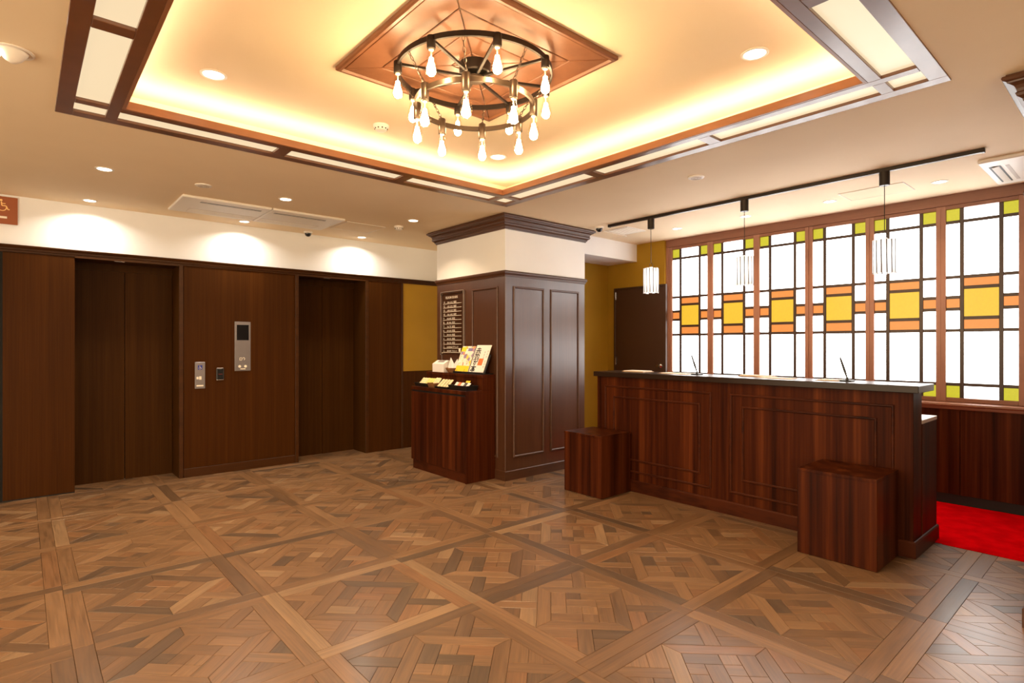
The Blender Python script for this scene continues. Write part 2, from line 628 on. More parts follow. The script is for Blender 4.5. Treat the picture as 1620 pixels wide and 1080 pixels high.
def clip(poly, nx, ny, c):
    """keep nx*x+ny*y <= c"""
    out = []
    for i in range(len(poly)):
        p, q = poly[i], poly[(i + 1) % len(poly)]
        dp, dq = nx * p[0] + ny * p[1] - c, nx * q[0] + ny * q[1] - c
        if dp <= 0:
            out.append(p)
        if dp * dq < 0:
            t = dp / (dp - dq)
            out.append((p[0] + (q[0] - p[0]) * t, p[1] + (q[1] - p[1]) * t))
    return out


TS, HB, BW = 0.81, 0.405, 0.078
IN = HB - BW                       # inner field half side
Q = IN * math.sqrt(2) / 2          # half side of the inscribed diagonal square
S2 = math.sqrt(0.5)


def tile_pieces():
    """list of (polygon in tile axes, grain angle)"""
    out = []
    # border boards, pinwheel butted
    H, I = HB, IN
    out.append(([(-H, I), (I, I), (I, H), (-H, H)], 0))
    out.append(([(I, -I), (H, -I), (H, H), (I, H)], PI / 2))
    out.append(([(-I, -H), (H, -H), (H, -I), (-I, -I)], 0))
    out.append(([(-H, -H), (-I, -H), (-I, I), (-H, I)], PI / 2))
    # diagonal field in (s, t) at 45 degrees
    st = []
    bw = 0.072
    q1 = Q - bw
    q2 = q1
    for k in range(4):
        r = k * PI / 2
        # corner triangle: base at t=Q, apex (0, 2Q): centre strip, two wings each in two boards
        hs = 0.036
        st.append(([(-hs, Q), (hs, Q), (hs, 2 * Q - hs), (0, 2 * Q), (-hs, 2 * Q - hs)], PI / 2, r))
        for sg in (-1, 1):
            mid = Q + 0.085
            a = [(sg * hs, Q), (sg * Q, Q), (sg * (2 * Q - mid), mid), (sg * hs, mid)]
            b2 = [(sg * hs, mid), (sg * (2 * Q - mid), mid), (sg * hs, 2 * Q - hs)]
            st.append((a, 0, r))
            st.append((b2, 0, r))
        # mitred ring board
        st.append(([(-Q, Q), (-q1, q1), (q1, q1), (Q, Q)], 0, r))
    # woven centre: pinwheel of long boards round a two by two heart
    u = q2 / 2.0
    for k in range(4):
        r = k * PI / 2
        st.append(([(-2 * u, u), (0, u), (0, 2 * u), (-2 * u, 2 * u)], 0, r))
        st.append(([(0, u), (u, u), (u, 2 * u), (0, 2 * u)], PI / 2, r))
    st.append(([(-u, 0), (u, 0), (u, u), (-u, u)], 0, 0))
    st.append(([(-u, -u), (0, -u), (0, 0), (-u, 0)], PI / 2, 0))
    st.append(([(0, -u), (u, -u), (u, 0), (0, 0)], PI / 2, 0))
    for poly, g, r in st:
        a = r + PI / 4
        c, s = math.cos(a), math.sin(a)
        out.append(([(x * c - y * s, x * s + y * c) for x, y in poly], g + a))
    res = []
    for poly, g in out:
        ar = sum(poly[i][0] * poly[(i + 1) % len(poly)][1] - poly[(i + 1) % len(poly)][0] * poly[i][1] for i in range(len(poly)))
        if ar < 0:
            poly = poly[::-1]
        res.append((poly, g))
    return res


def inset(poly, d):
    n = len(poly)
    out = []
    for i in range(n):
        p0, p1, p2 = poly[i - 1], poly[i], poly[(i + 1) % n]
        e1 = Vector((p1[0] - p0[0], p1[1] - p0[1])).normalized()
        e2 = Vector((p2[0] - p1[0], p2[1] - p1[1])).normalized()
        n1, n2 = Vector((-e1.y, e1.x)), Vector((-e2.y, e2.x))
        bs = n1 + n2
        k = d / max(0.25, 0.5 * bs.dot(bs)) if bs.length > 1e-6 else 0
        out.append((p1[0] + bs.x * k, p1[1] + bs.y * k))
    return out


def board_geo(poly, zt):
    n = len(poly)
    p1, p2 = inset(poly, 0.0006), inset(poly, 0.0018)
    vs = [(x, y, -0.010) for x, y in p1] + [(x, y, zt - 0.0012) for x, y in p1] + [(x, y, zt) for x, y in p2]
    fs = []
    for L in (0, n):
        fs += [(L + k, L + (k + 1) % n, L + n + (k + 1) % n, L + n + k) for k in range(n)]
    fs.append(tuple(range(2 * n, 3 * n)))
    return vs, fs


def finish_boards(me, tones, grains, faces_per):
    """tone colour and grain uv per board"""
    col = me.attributes.new('tone', 'FLOAT_COLOR', 'FACE')
    uvl = me.uv_layers.new(name='grain')
    fi = 0
    for t, (g, off, cx, cy), nf in zip(tones, grains, faces_per):
        c, s = math.cos(-g), math.sin(-g)
        for k in range(nf):
            col.data[fi].color = (*t, 1)
            p = me.polygons[fi]
            for li in p.loop_indices:
                v = me.vertices[me.loops[li].vertex_index].co
                x, y = v.x - cx, v.y - cy
                uvl.data[li].uv = (x * c - y * s + off[0], x * s + y * c + off[1])
            fi += 1


def project(x, y, z):
    fw = (math.cos(YAW), math.sin(YAW))
    rt = (math.sin(YAW), -math.cos(YAW))
    d = x * fw[0] + y * fw[1]
    if d < 0.3:
        return None
    return 810 + 890.4 * (x * rt[0] + y * rt[1]) / d, 545.5 - 890.4 * (z - CAM_H) / d


def seen(cx, cy):
    p = project(cx, cy, 0)
    if not p or not (0 <= p[0] <= 1620 and p[1] <= 1085):
        return 0
    if cx > 4.25 and cy > 1.0 or (3.64 < cx and cy > 4.2) or cy > 6.9 or cx > 4.72:
        return 0
    if cy > 6.55 and not (0.38 < cx < 1.2 or 2.42 < cx < 3.25):
        return 0
    return 1


pieces = []
TP = tile_pieces()
for i in range(-5, 8):
    for j in range(-7, 6):
        tx, ty = 0.17 + TS * i + HB, 2.375 + TS * j + HB
        flip = random.random() < 0.5
        for poly, g in TP:
            pl = [((-x if flip else x) + tx, y + ty) for x, y in poly]
            if flip:
                pl = pl[::-1]
                gg = PI - g
            else:
                gg = g
            for nx, ny, c in ((-1, 0, -XL), (1, 0, 6.9), (0, -1, -YF), (0, 1, 6.90)):
                if pl:
                    pl = clip(pl, nx, ny, c)
            if len(pl) < 3:
                continue
            cx = sum(p[0] for p in pl) / len(pl)
            cy = sum(p[1] for p in pl) / len(pl)
            ar = 0.0
            if seen(cx, cy):
                pp = [project(x, y, 0) for x, y in pl]
                if all(pp):
                    ar = abs(sum(pp[k][0] * pp[(k + 1) % len(pp)][1] - pp[(k + 1) % len(pp)][0] * pp[k][1] for k in range(len(pp)))) / 2
            pieces.append((ar, pl, gg, cx, cy, tone(), (random.uniform(0, 40), random.uniform(0, 40)), random.uniform(-0.00025, 0.00025)))
pieces.sort(key=lambda p: -p[0])
for ar, pl, g, cx, cy, t, off, dz in pieces[:300]:
    vs, fs = board_geo(pl, dz)
    me = bpy.data.meshes.new('floor_board')
    base = Vector(fl['base'])
    me.from_pydata([(x - cx, y - cy, z) for x, y, z in vs], [], fs)
    finish_boards(me, [t], [(g, off, 0, 0)], [len(fs)])
    me.materials.append(M['parquet'])
    ob = bpy.data.objects.new('floor_board', me)
    C.objects.link(ob)
    ob.parent = fl
    ob.location = (cx - base.x, cy - base.y, -base.z)
mb = MB()
tn, gr, nf = [], [], []
base = Vector(fl['base'])
for ar, pl, g, cx, cy, t, off, dz in pieces[300:]:
    vs, fs = board_geo(pl, dz)
    mb.add([(x - base.x, y - base.y, z - base.z) for x, y, z in vs], fs)
    tn.append(t)
    gr.append((g, off, cx - base.x, cy - base.y))
    nf.append(len(fs))
me = bpy.data.meshes.new('floor_boards')
me.from_pydata(mb.v, [], mb.f)
finish_boards(me, tn, gr, nf)
me.materials.append(M['parquet'])
ob = bpy.data.objects.new('floor_boards', me)
C.objects.link(ob)
ob.parent = fl
ob['kind'] = 'stuff'

# ------------------------------------------------------------------ ceiling with coffer
mb = MB()
for x0, x1, y0, y1 in ((XL, 7.4, YF, FY0), (XL, 7.4, FY1, 7.1), (XL, FX0, FY0, FY1), (FX1, 7.4, FY0, FY1)):
    mb.box(x0, x1, y0, y1, CZ, CZ + 0.03)
mb.box(FX0, FX1, FY0, FY1, TZ, TZ + 0.03)
for x0, x1, y0, y1 in ((FX0 - 0.03, FX0, FY0, FY1), (FX1, FX1 + 0.03, FY0, FY1), (FX0, FX1, FY0 - 0.03, FY0), (FX0, FX1, FY1, FY1 + 0.03)):
    mb.box(x0, x1, y0, y1, CZ + 0.03, TZ)
ceil = struct(mb.build('ceiling', M['ceiling']), 'cream papered ceiling with a square lit coffer')

# ------------------------------------------------------------------ coffer light border
cf = thing('coffer_light_border', 'square dark wood ceiling border of glowing cream light panels around the coffer', 'ceiling light', ((FX0 + FX1) / 2, (FY0 + FY1) / 2, CZ))
OW, PW, IW = 0.075, 0.145, 0.075
a0, a1, a2, a3 = 0.0, OW, OW + PW, OW + PW + IW
ZB, ZT = CZ - 0.006, CZ + 0.022
ix0, ix1, iy0, iy1 = FX0 + a3, FX1 - a3, FY0 + a3, FY1 - a3
FW = 0.018
for nm, o0, o1, zt in (('outer_rail', a0, a1, ZT), ('inner_rail', a2, a3 - FW, ZT)):
    MB().box(FX0 + o0, FX0 + o1, FY0 + (0 if nm == 'outer_rail' else a1), FY1 - (0 if nm == 'outer_rail' else a1), ZB, zt, 0.002).build(nm, M['coffer'], cf)
    MB().box(FX1 - o1, FX1 - o0, FY0 + (0 if nm == 'outer_rail' else a1), FY1 - (0 if nm == 'outer_rail' else a1), ZB, zt, 0.002).build(nm, M['coffer'], cf)
    xs0, xs1 = (FX0 + a1, FX1 - a1)
    if nm == 'outer_rail':
        MB().box(xs0, xs1, FY0 + o0, FY0 + o1, ZB, zt, 0.002).build(nm, M['coffer'], cf)
        MB().box(xs0, xs1, FY1 - o1, FY1 - o0, ZB, zt, 0.002).build(nm, M['coffer'], cf)
    else:
        for ya, yb in ((FY0 + o0, FY0 + o1), (FY1 - o1, FY1 - o0)):
            MB().box(ix0 - FW, ix1 + FW, ya, yb, ZB, zt, 0.002).build(nm, M['coffer'], cf)
            for xa, xb in ((FX0 + a1, FX0 + a2), (FX1 - a2, FX1 - a1)):
                MB().box(xa, xb, ya, yb, ZB, zt, 0.002).build('divider', M['coffer'], cf)
sx = (ix1 - ix0 - 0.16) / 3
sy = (iy1 - iy0 - 0.16) / 3
DZ0, DZ1 = CZ + 0.010, CZ + 0.016
for ya, yb in ((FY0 + a1, FY0 + a2), (FY1 - a2, FY1 - a1)):
    for k in range(3):
        x0 = ix0 + k * (sx + 0.08)
        MB().box(x0 - (FW if k == 0 else 0), x0 + sx + (FW if k == 2 else 0), ya, yb, DZ0, DZ1).build('diffuser', M['diff'], cf)
        if k < 2:
            MB().box(x0 + sx, x0 + sx + 0.08, ya, yb, ZB, ZT, 0.002).build('divider', M['coffer'], cf)
    for xa, xb in ((FX0 + a1, FX0 + a2), (FX1 - a2, FX1 - a1)):
        MB().box(xa, xb, ya, yb, DZ0, DZ1).build('diffuser', M['diff'], cf)
for xa, xb in ((FX0 + a1, FX0 + a2), (FX1 - a2, FX1 - a1)):
    for k in range(3):
        y0 = iy0 + k * (sy + 0.08)
        MB().box(xa, xb, y0 - (FW if k == 0 else 0), y0 + sy + (FW if k == 2 else 0), DZ0, DZ1).build('diffuser', M['diff'], cf)
        if k < 2:
            MB().box(xa, xb, y0 + sy, y0 + sy + 0.08, ZB, ZT, 0.002).build('divider', M['coffer'], cf)
FZ = CZ + 0.042
for bx in ((ix0 - 0.018, ix0, iy0 - 0.018, iy1 + 0.018), (ix1, ix1 + 0.018, iy0 - 0.018, iy1 + 0.018), (ix0, ix1, iy0 - 0.018, iy0), (ix0, ix1, iy1, iy1 + 0.018)):
    MB().box(*bx, ZB + 0.0005, FZ, 0.0015).build('fascia', M['fascia'], cf)
for bx in ((ix0 - 0.10, ix0 - 0.07, iy0 - 0.1, iy1 + 0.1), (ix1 + 0.07, ix1 + 0.10, iy0 - 0.1, iy1 + 0.1), (ix0 - 0.07, ix1 + 0.07, iy0 - 0.10, iy0 - 0.07), (ix0 - 0.07, ix1 + 0.07, iy1 + 0.07, iy1 + 0.10)):
    MB().box(*bx, ZT + 0.001, ZT + 0.010).build('led_strip', M['cove'], cf)

# ------------------------------------------------------------------ wooden ceiling rose of mitred boards
RX0, RX1, RY0, RY1 = 1.258, 2.307, 1.820, 2.875
rcx, rcy = (RX0 + RX1) / 2, (RY0 + RY1) / 2
rose = thing('ceiling_rose', 'square wooden ceiling panel of mitred boards above the chandelier', 'ceiling panel', (rcx, rcy, TZ))
hx, hy = (RX1 - RX0) / 2, (RY1 - RY0) / 2
lv = [0.945, 0.66, 0.40, 0.16, 0.0]
sgn = [(-1, -1), (1, -1), (1, 1), (-1, 1)]
for q in range(4):
    s0, s1 = sgn[q], sgn[(q + 1) % 4]
    for k in range(4):
        o, i = lv[k], lv[k + 1]
        poly = [(s0[0] * hx * o, s0[1] * hy * o), (s1[0] * hx * o, s1[1] * hy * o), (s1[0] * hx * i, s1[1] * hy * i), (s0[0] * hx * i, s0[1] * hy * i)]
        if i == 0.0:
            poly = poly[:3]
        pl = poly
        ar = sum(pl[e][0] * pl[(e + 1) % len(pl)][1] - pl[(e + 1) % len(pl)][0] * pl[e][1] for e in range(len(pl)))
        if ar < 0:
            pl = pl[::-1]
        p1, p2 = inset(pl, 0.0022), inset(pl, 0.006)
        n = len(pl)
        g = MB()
        g.add([(rcx + x, rcy + y, TZ) for x, y in p1] + [(rcx + x, rcy + y, TZ - 0.013) for x, y in p1] + [(rcx + x, rcy + y, TZ - 0.016) for x, y in p2],
              [(L + e, L + (e + 1) % n, L + n + (e + 1) % n, L + n + e) for L in (0, n) for e in range(n)] + [tuple(range(2 * n, 3 * n))])
        g.build('board', M['rose'], rose)
mb = MB()
mb.sweep_rect([(0.0, TZ), (0.0, TZ - 0.018), (-0.008, TZ - 0.024), (-0.022, TZ - 0.024), (-0.030, TZ - 0.012), (-0.030, TZ)], RX0, RX1, RY0, RY1)
mb.build('edge_moulding', M['rose'], rose)

# ------------------------------------------------------------------ chandelier
kk = 1.30 / 1.31
CX, CY = (FX0 + FX1) / 2, (FY0 + FY1) / 2
zc = lambda z: CAM_H + (z - CAM_H) * kk
ch = thing('chandelier', 'black two-tier ring chandelier with bare teardrop filament bulbs', 'chandelier', (CX, CY, zc(2.60)))
RU, RL = 0.398, 0.306
ZU0, ZU1 = zc(2.764), zc(2.790)
ZL0, ZL1 = zc(2.601), zc(2.625)
MB().lathe([(0.0001, TZ - 0.016), (0.082, TZ - 0.016), (0.082, zc(2.785)), (0.076, zc(2.778)), (0.0001, zc(2.778))], CX, CY, 40).build('canopy', M['blackmetal'], ch, smooth=True)
MB().lathe([(0.0001, zc(2.778)), (0.022, zc(2.778)), (0.022, zc(2.764)), (0.052, zc(2.762)), (0.052, zc(2.752)), (0.0001, zc(2.750))], CX, CY, 32).build('hub', M['bronze'], ch, smooth=True)
MB().ring(CX, CY, RU - 0.006, RU + 0.006, ZU0, ZU1, 72).build('upper_ring', M['blackmetal'], ch, smooth=True)
MB().ring(CX, CY, RL - 0.006, RL + 0.006, ZL0, ZL1, 72).build('lower_ring', M['bronze'], ch, smooth=True)


def bulb_prof(z, L=0.129, R=0.029):
    # from the cap (z) down to the tip
    P = [(0.46, 0.0), (0.50, 0.10), (0.60, 0.25), (0.78, 0.42), (0.95, 0.58), (1.0, 0.70), (0.95, 0.81), (0.80, 0.90), (0.5, 0.97), (0.02, 1.0)]
    return [(R * r, z - L * t) for r, t in P]


for k in range(8):
    for tier in (0, 1):
        a = math.radians(45 * k + (22.5 if tier == 0 else 0))
        R = RU if tier == 0 else RL
        x, y = CX + R * math.cos(a), CY + R * math.sin(a)
        if tier == 0:
            z0, z1 = zc(2.786), zc(2.727)
            # spoke, a flat bar from hub to ring
            g = MB()
            c, s = math.cos(a), math.sin(a)
            pts = []
            for rr, zz in ((0.03, zc(2.764)), (R - 0.004, zc(2.772))):
                for wv in (-0.0065, 0.0065):
                    for h in (-0.004, 0.008):
                        pts.append((CX + rr * c - wv * s, CY + rr * s + wv * c, zz + h))
            g.add(pts, [(0, 1, 3, 2), (4, 6, 7, 5), (0, 4, 5, 1), (2, 3, 7, 6), (0, 2, 6, 4), (1, 5, 7, 3)])
            g.build('spoke', M['blackmetal'], ch)
        else:
            z0, z1 = zc(2.641), zc(2.556)
            # chain from the upper ring to the socket top
            xu, yu = CX + RU * math.cos(a), CY + RU * math.sin(a)
            A, B = Vector((xu, yu, ZU0 + 0.004)), Vector((x, y, z0 - 0.002))
            d = (B - A)
            nl = 7
            g = MB()
            ll = d.length / nl
            t = d.normalized()
            side = Vector((-math.sin(a), math.cos(a), 0))
            oth = t.cross(side)
            for q in range(nl):
                cc = A + t * (ll * (q + 0.5))
                u = side if q % 2 == 0 else oth
                pts = [cc + t * (math.cos(th) * ll * 0.60) + u * (math.sin(th) * 0.0062) for th in [2 * PI * e / 10 for e in range(10)]]
                g.tube(pts, 0.0020, 5, True)
            g.build('chain', M['bronze'], ch, smooth=True)
        MB().lathe([(0.0001, z0), (0.019, z0), (0.0205, z0 - 0.003), (0.0205, z1 + 0.003), (0.019, z1), (0.0001, z1)], x, y, 20).build('socket', M['blackmetal'] if tier == 0 else M['bronze'], ch, smooth=True)
        gb = MB().lathe(bulb_prof(z1), x, y, 20, False).build('bulb', M['bulbglass'], ch, smooth=True)
        g = MB().lathe([(r * 0.74, z) for r, z in bulb_prof(z1 - 0.042, 0.082, 0.029)], x, y, 14)
        g.build('filament', M['filament'], gb, smooth=True)
        MB().lathe([(0.012, z1), (0.012, z1 - 0.006), (0.004, z1 - 0.012), (0.0035, z1 - 0.044)], x, y, 10).build('stem', M['signwhite'], gb, smooth=True)

# ------------------------------------------------------------------ downlights and other ceiling fittings
def area_light(par, x, y, z, power, size=0.09, spread=130, col=WARM):
    l = bpy.data.lights.new('lamp', 'AREA')
    l.shape = 'DISK'
    l.size = size
    l.energy = power
    l.color = col
    l.spread = math.radians(spread)
    o = bpy.data.objects.new('lamp', l)
    C.objects.link(o)
    o.parent = par
    b = Vector(par['base'])
    o.location = (x - b.x, y - b.y, z - b.z)
    return o


def downlight(x, y, z, label, power, r=0.05, spread=120, group='recessed downlights', col=WARM):
    t = thing('downlight', label, 'downlight', (x, y, z), group)
    MB().lathe([(r + 0.012, z), (r + 0.012, z - 0.003), (r + 0.006, z - 0.006), (r, z - 0.005), (r - 0.004, z - 0.001), (r - 0.004, z)], x, y, 32, False).build('trim_ring', M['plastic'], t, smooth=True)
    MB().lathe([(0.0001, z - 0.002), (r - 0.003, z - 0.002), (r - 0.003, z), (0.0001, z)], x, y, 32).build('lens', M['lens'], t)
    if power > 0:
        area_light(t, x, y, z - 0.010, power, 2 * r * 0.9, spread, col)
    return t


for x, y, lab in ((0.791, 3.398, 'recessed downlight in the coffer ceiling left of the chandelier'),
                  (2.81, 1.348, 'recessed downlight in the coffer ceiling right of the chandelier'),
                  (2.826, 3.413, 'recessed downlight just beyond the chandelier at the far coffer corner'),
                  (0.79, 1.348, 'recessed downlight at the near coffer corner outside the picture')):
    downlight(x, y, TZ, lab, P_COFFER, 0.055, 120, 'downlights in the coffer')
for x, lab in ((0.459, 'leftmost recessed downlight of the row out in the ceiling before the lifts'),
               (1.774, 'recessed downlight just before the ceiling duct unit in front of the lifts'),
               (3.085, 'recessed downlight by the smoke detector near the pillar')):
    downlight(x, 5.115, CZ, lab, P_DOWN, 0.048, 120, 'ceiling downlights before the lifts')
for x, lab in ((0.46, 'wall washing downlight above the left lift doors'),
               (1.765, 'wall washing downlight above the lift call panel'),
               (3.095, 'wall washing downlight above the far lift doors')):
    downlight(x, 6.32, CZ, lab, P_WASH, 0.046, 145, 'wall washing downlights over the lifts', (1.0, 0.90, 0.76))
for y, lab in ((3.53, 'recessed downlight above the leftmost stained glass window'),
               (2.74, 'recessed downlight behind the middle pendant lamp'),
               (1.954, 'recessed downlight left of the ceiling hatch above the windows'),
               (1.145, 'recessed downlight beside the ceiling cassette above the windows')):
    downlight(5.515, y, CZ, lab, P_DESK, 0.045, 120, 'downlights above the stained glass')
# tilted eyeball spot at the left edge of the picture
t = thing('eyeball_spotlight', 'adjustable conical spotlight in the ceiling at the left picture edge', 'spotlight', (-0.03, 3.33, CZ))
MB().lathe([(0.075, CZ), (0.075, CZ - 0.004), (0.066, CZ - 0.007), (0.060, CZ - 0.003), (0.060, CZ)], -0.03, 3.33, 32, False).build('trim_ring', M['plastic'], t, smooth=True)
MB().lathe([(0.058, CZ), (0.050, CZ - 0.012), (0.030, CZ - 0.040), (0.012, CZ - 0.052), (0.0001, CZ - 0.053)], -0.03, 3.33, 28, False).build('cone', M['plastic'], t, smooth=True)
MB().lathe([(0.0001, -0.002), (0.024, -0.002), (0.024, 0.003), (0.0001, 0.003)], 0, 0, 24).build('eye_lens', M['lens'], t, local=True)
el = [c for c in t.children if c.name.startswith('eye_lens')][0]
el.location = (-0.044, -0.006, -0.026)
el.rotation_euler = (0, math.radians(-72), 0)
l = area_light(t, -0.03 - 0.052, 3.33, CZ - 0.030, 12.0, 0.04, 170)
l.rotation_euler = (0, math.radians(78), 0)
# unseen downlights behind the camera, added for their light
for x, y, lab in ((-1.6, 1.2, 'added unseen downlight behind the viewer nearest the left opening'), (-1.6, -1.4, 'added unseen downlight in the corner between the two openings'), (1.0, -1.4, 'added unseen downlight straight behind the viewer by the front opening'), (3.2, -1.6, 'added unseen downlight behind the second pillar outside the picture'), (-1.8, 4.2, 'added unseen downlight near the lift wall outside the left picture edge')):
    downlight(x, y, CZ, lab, P_DOWN, 0.05, 120, 'added downlights behind the viewer')



def detector(x, y, z, lab):
    t = thing('smoke_detector', lab, 'smoke detector', (x, y, z), 'smoke detectors')
    MB().lathe([(0.0001, z), (0.052, z), (0.052, z - 0.012), (0.046, z - 0.018), (0.042, z - 0.018), (0.0001, z - 0.018)], x, y, 32).build('base', M['plastic'], t, smooth=True)
    MB().lathe([(0.042, z - 0.018), (0.038, z - 0.034), (0.024, z - 0.042), (0.0001, z - 0.043)], x, y, 28, False).build('cap', M['plastic'], t, smooth=True)
    g = MB()
    for k in range(10):
        a = 2 * PI * k / 10
        g.box(x + 0.0395 * math.cos(a) - 0.004, x + 0.0395 * math.cos(a) + 0.004, y + 0.0395 * math.sin(a) - 0.004, y + 0.0395 * math.sin(a) + 0.004, z - 0.030, z - 0.023)
    g.build('vent_slots', M['blackmetal'], t)


detector(1.825, 3.44, TZ, 'white smoke detector on the golden coffer ceiling')
detector(3.118, 5.47, CZ, 'white smoke detector near the pillar crown')


def speaker_disc(x, y, lab):
    t = thing('ceiling_speaker', lab, 'speaker', (x, y, CZ), 'round ceiling speakers')
    MB().lathe([(0.0001, CZ), (0.062, CZ), (0.060, CZ - 0.006), (0.050, CZ - 0.009), (0.0001, CZ - 0.009)], x, y, 36).build('rim', M['plastic'], t, smooth=True)
    for k, (r0, r1) in enumerate(((0.012, 0.016), (0.024, 0.028), (0.036, 0.040))):
        MB().ring(x, y, r0, r1, CZ - 0.011, CZ - 0.008, 28).build('grille_ring', M['plasticd'], t, smooth=True)


speaker_disc(1.115, 5.11, 'round perforated ceiling speaker beside the duct unit')
speaker_disc(3.94, 2.353, 'round ceiling speaker between coffer and pendant track')


def dome_camera(x, y, lab):
    t = thing('dome_camera', lab, 'camera', (x, y, CZ), 'dome security cameras')
    MB().lathe([(0.0001, CZ), (0.048, CZ), (0.048, CZ - 0.012), (0.042, CZ - 0.018), (0.0001, CZ - 0.018)], x, y, 32).build('mount', M['plastic'], t, smooth=True)
    MB().lathe([(0.036, CZ - 0.018), (0.035, CZ - 0.030), (0.027, CZ - 0.045), (0.014, CZ - 0.054), (0.0001, CZ - 0.056)], x, y, 28, False).build('dome', M['darkglass'], t, smooth=True)


dome_camera(2.48, 6.42, 'black dome camera on the ceiling above the lift call panel')
dome_camera(4.80, 4.05, 'black dome camera on the ceiling beside the pillar crown')

# duct unit before the lifts
ac = thing('ceiling_air_conditioner', 'long white two-section ceiling air conditioner in front of the lifts', 'air conditioner', (1.77, 5.83, CZ))
for k, (x0, x1) in enumerate(((1.04, 1.785), (1.795, 2.515))):
    g = MB().box(x0, x1, 5.505, 6.15, CZ - 0.022, CZ, 0.006)
    g.build('panel', M['plastic'], ac)
    gx0, gx1 = (1.18, 1.775) if k == 0 else (1.825, 2.41)
    MB().box(gx0, gx1, 5.935, 6.10, CZ - 0.0235, CZ - 0.0215).build('intake_grille', M['plasticd'], ac)
    g = MB()
    for q in range(14):
        yy = 5.94 + q * 0.0115
        g.box(gx0, gx1, yy, yy + 0.003, CZ - 0.025, CZ - 0.0235)
    g.build('grille_fins', M['plastic'], ac)
    sx0, sx1 = (1.205, 1.725) if k == 0 else (1.845, 2.357)
    MB().box(sx0, sx1, 5.615, 5.655, CZ - 0.0232, CZ - 0.0215).build('air_slot', M['black'], ac)
    MB().box(sx0, sx1, 5.632, 5.637, CZ - 0.025, CZ - 0.0225).build('slot_vane', M['plastic'], ac)


def hatch(x0, x1, y0, y1, lab):
    t = thing('access_hatch', lab, 'access hatch', ((x0 + x1) / 2, (y0 + y1) / 2, CZ), 'ceiling access hatches')
    MB().box(x0 + 0.006, x1 - 0.006, y0 + 0.006, y1 - 0.006, CZ - 0.004, CZ - 0.0005, 0.001).build('panel', M['ceiling'], t)
    g = MB()
    for bx in ((x0, x1, y0, y0 + 0.004), (x0, x1, y1 - 0.004, y1), (x0, x0 + 0.004, y0, y1), (x1 - 0.004, x1, y0, y1)):
        g.box(*bx, CZ - 0.005, CZ)
    g.build('frame', M['plastic'], t)


hatch(2.575, 3.03, 5.60, 6.03, 'square ceiling hatch right of the long air conditioner')
hatch(5.30, 5.63, 1.337, 1.813, 'square ceiling hatch behind the right pendant lamp')

v = thing('ceiling_vent', 'square louvred ceiling vent near the pillar and the pendant track', 'vent', (5.17, 3.98, CZ))
MB().box(5.00, 5.35, 3.82, 4.13, CZ - 0.006, CZ, 0.002).build('frame', M['plastic'], v)
for k in range(9):
    y = 3.85 + k * 0.031
    MB().box(5.03, 5.32, y, y + 0.018, CZ - 0.010, CZ - 0.006, 0.001).build('louvre', M['signwhite'], v)
hatch(5.02, 5.44, 4.16, 4.42, 'ceiling hatch beside the louvred vent above the back door')

ac2 = thing('ceiling_cassette', 'white ceiling cassette air conditioner in the upper right by the window', 'air conditioner', (5.45, 0.42, CZ))
AX0, AX1, AY0, AY1 = 5.07, 5.85, 0.06, 0.84
MB().box(AX0, AX1, AY0, AY1, CZ - 0.030, CZ, 0.008).build('panel', M['plastic'], ac2)
# outlet slot with louvre
MB().box(5.22, 5.76, 0.735, 0.80, CZ - 0.0315, CZ - 0.029).build('outlet', M['black'], ac2)
g = MB()
g.add([(5.23, 0.745, CZ - 0.033), (5.75, 0.745, CZ - 0.033), (5.75, 0.783, CZ - 0.041), (5.23, 0.783, CZ - 0.041), (5.23, 0.745, CZ - 0.030), (5.75, 0.745, CZ - 0.030), (5.75, 0.783, CZ - 0.038), (5.23, 0.783, CZ - 0.038)],
      [(0, 1, 2, 3), (7, 6, 5, 4), (0, 4, 5, 1), (1, 5, 6, 2), (2, 6, 7, 3), (3, 7, 4, 0)])
g.build('louvre', M['plastic'], ac2)
MB().box(5.24, 5.74, 0.690, 0.712, CZ - 0.0312, CZ - 0.0295).build('intake_slot', M['plasticd'], ac2)

# ------------------------------------------------------------------ lift wall
wb = struct_empty('wall_back', (1.8, WY, 0), 'wood panelled lift wall under a white plaster band')
MB().box(XL, 6.9, WY, WY + 0.10, 2.20, CZ).build('plaster_band', M['white'], wb)
# wood panels standing between the lift openings
MB().box(XL, -0.145, WY, WY + 0.36, 0.0, 2.20).build('wood_panel', M['lift'], wb)
MB().box(-0.145, -0.127, WY + 0.02, WY + 0.36, 0.0, 2.20).build('shadow_gap', M['black'], wb)
MB().box(-0.127, 0.366, WY - 0.004, WY + 0.366, 0.012, 2.166, 0.002).build('wood_panel', M['lift'], wb)
MB().box(-0.127, 0.366, WY + 0.01, WY + 0.366, 0.0, 0.012).build('shadow_gap', M['black'], wb)
MB().box(1.246, 2.378, WY - 0.004, WY + 0.366, 0.092, 2.172, 0.002).build('wood_panel', M['lift'], wb)
MB().box(1.246, 2.378, WY - 0.010, WY + 0.366, 0.0, 0.090, 0.003).build('plinth', M['lifttrim'], wb)
MB().box(3.262, 3.770, WY - 0.004, WY + 0.366, 0.0, 2.172, 0.002).build('wood_panel', M['lift'], wb)
MB().box(3.770, 3.793, WY - 0.010, WY + 0.05, 0.0, 2.172, 0.003).build('edge_strip', M['lifttrim'], wb)
MB().box(3.793, 6.9, WY, WY + 0.08, 1.013, 2.172).build('mustard_panel', M['mustard'], wb)
MB().box(3.793, 6.9, WY - 0.006, WY + 0.08, 0.0, 1.013, 0.003).build('wainscot', M['lift'], wb)
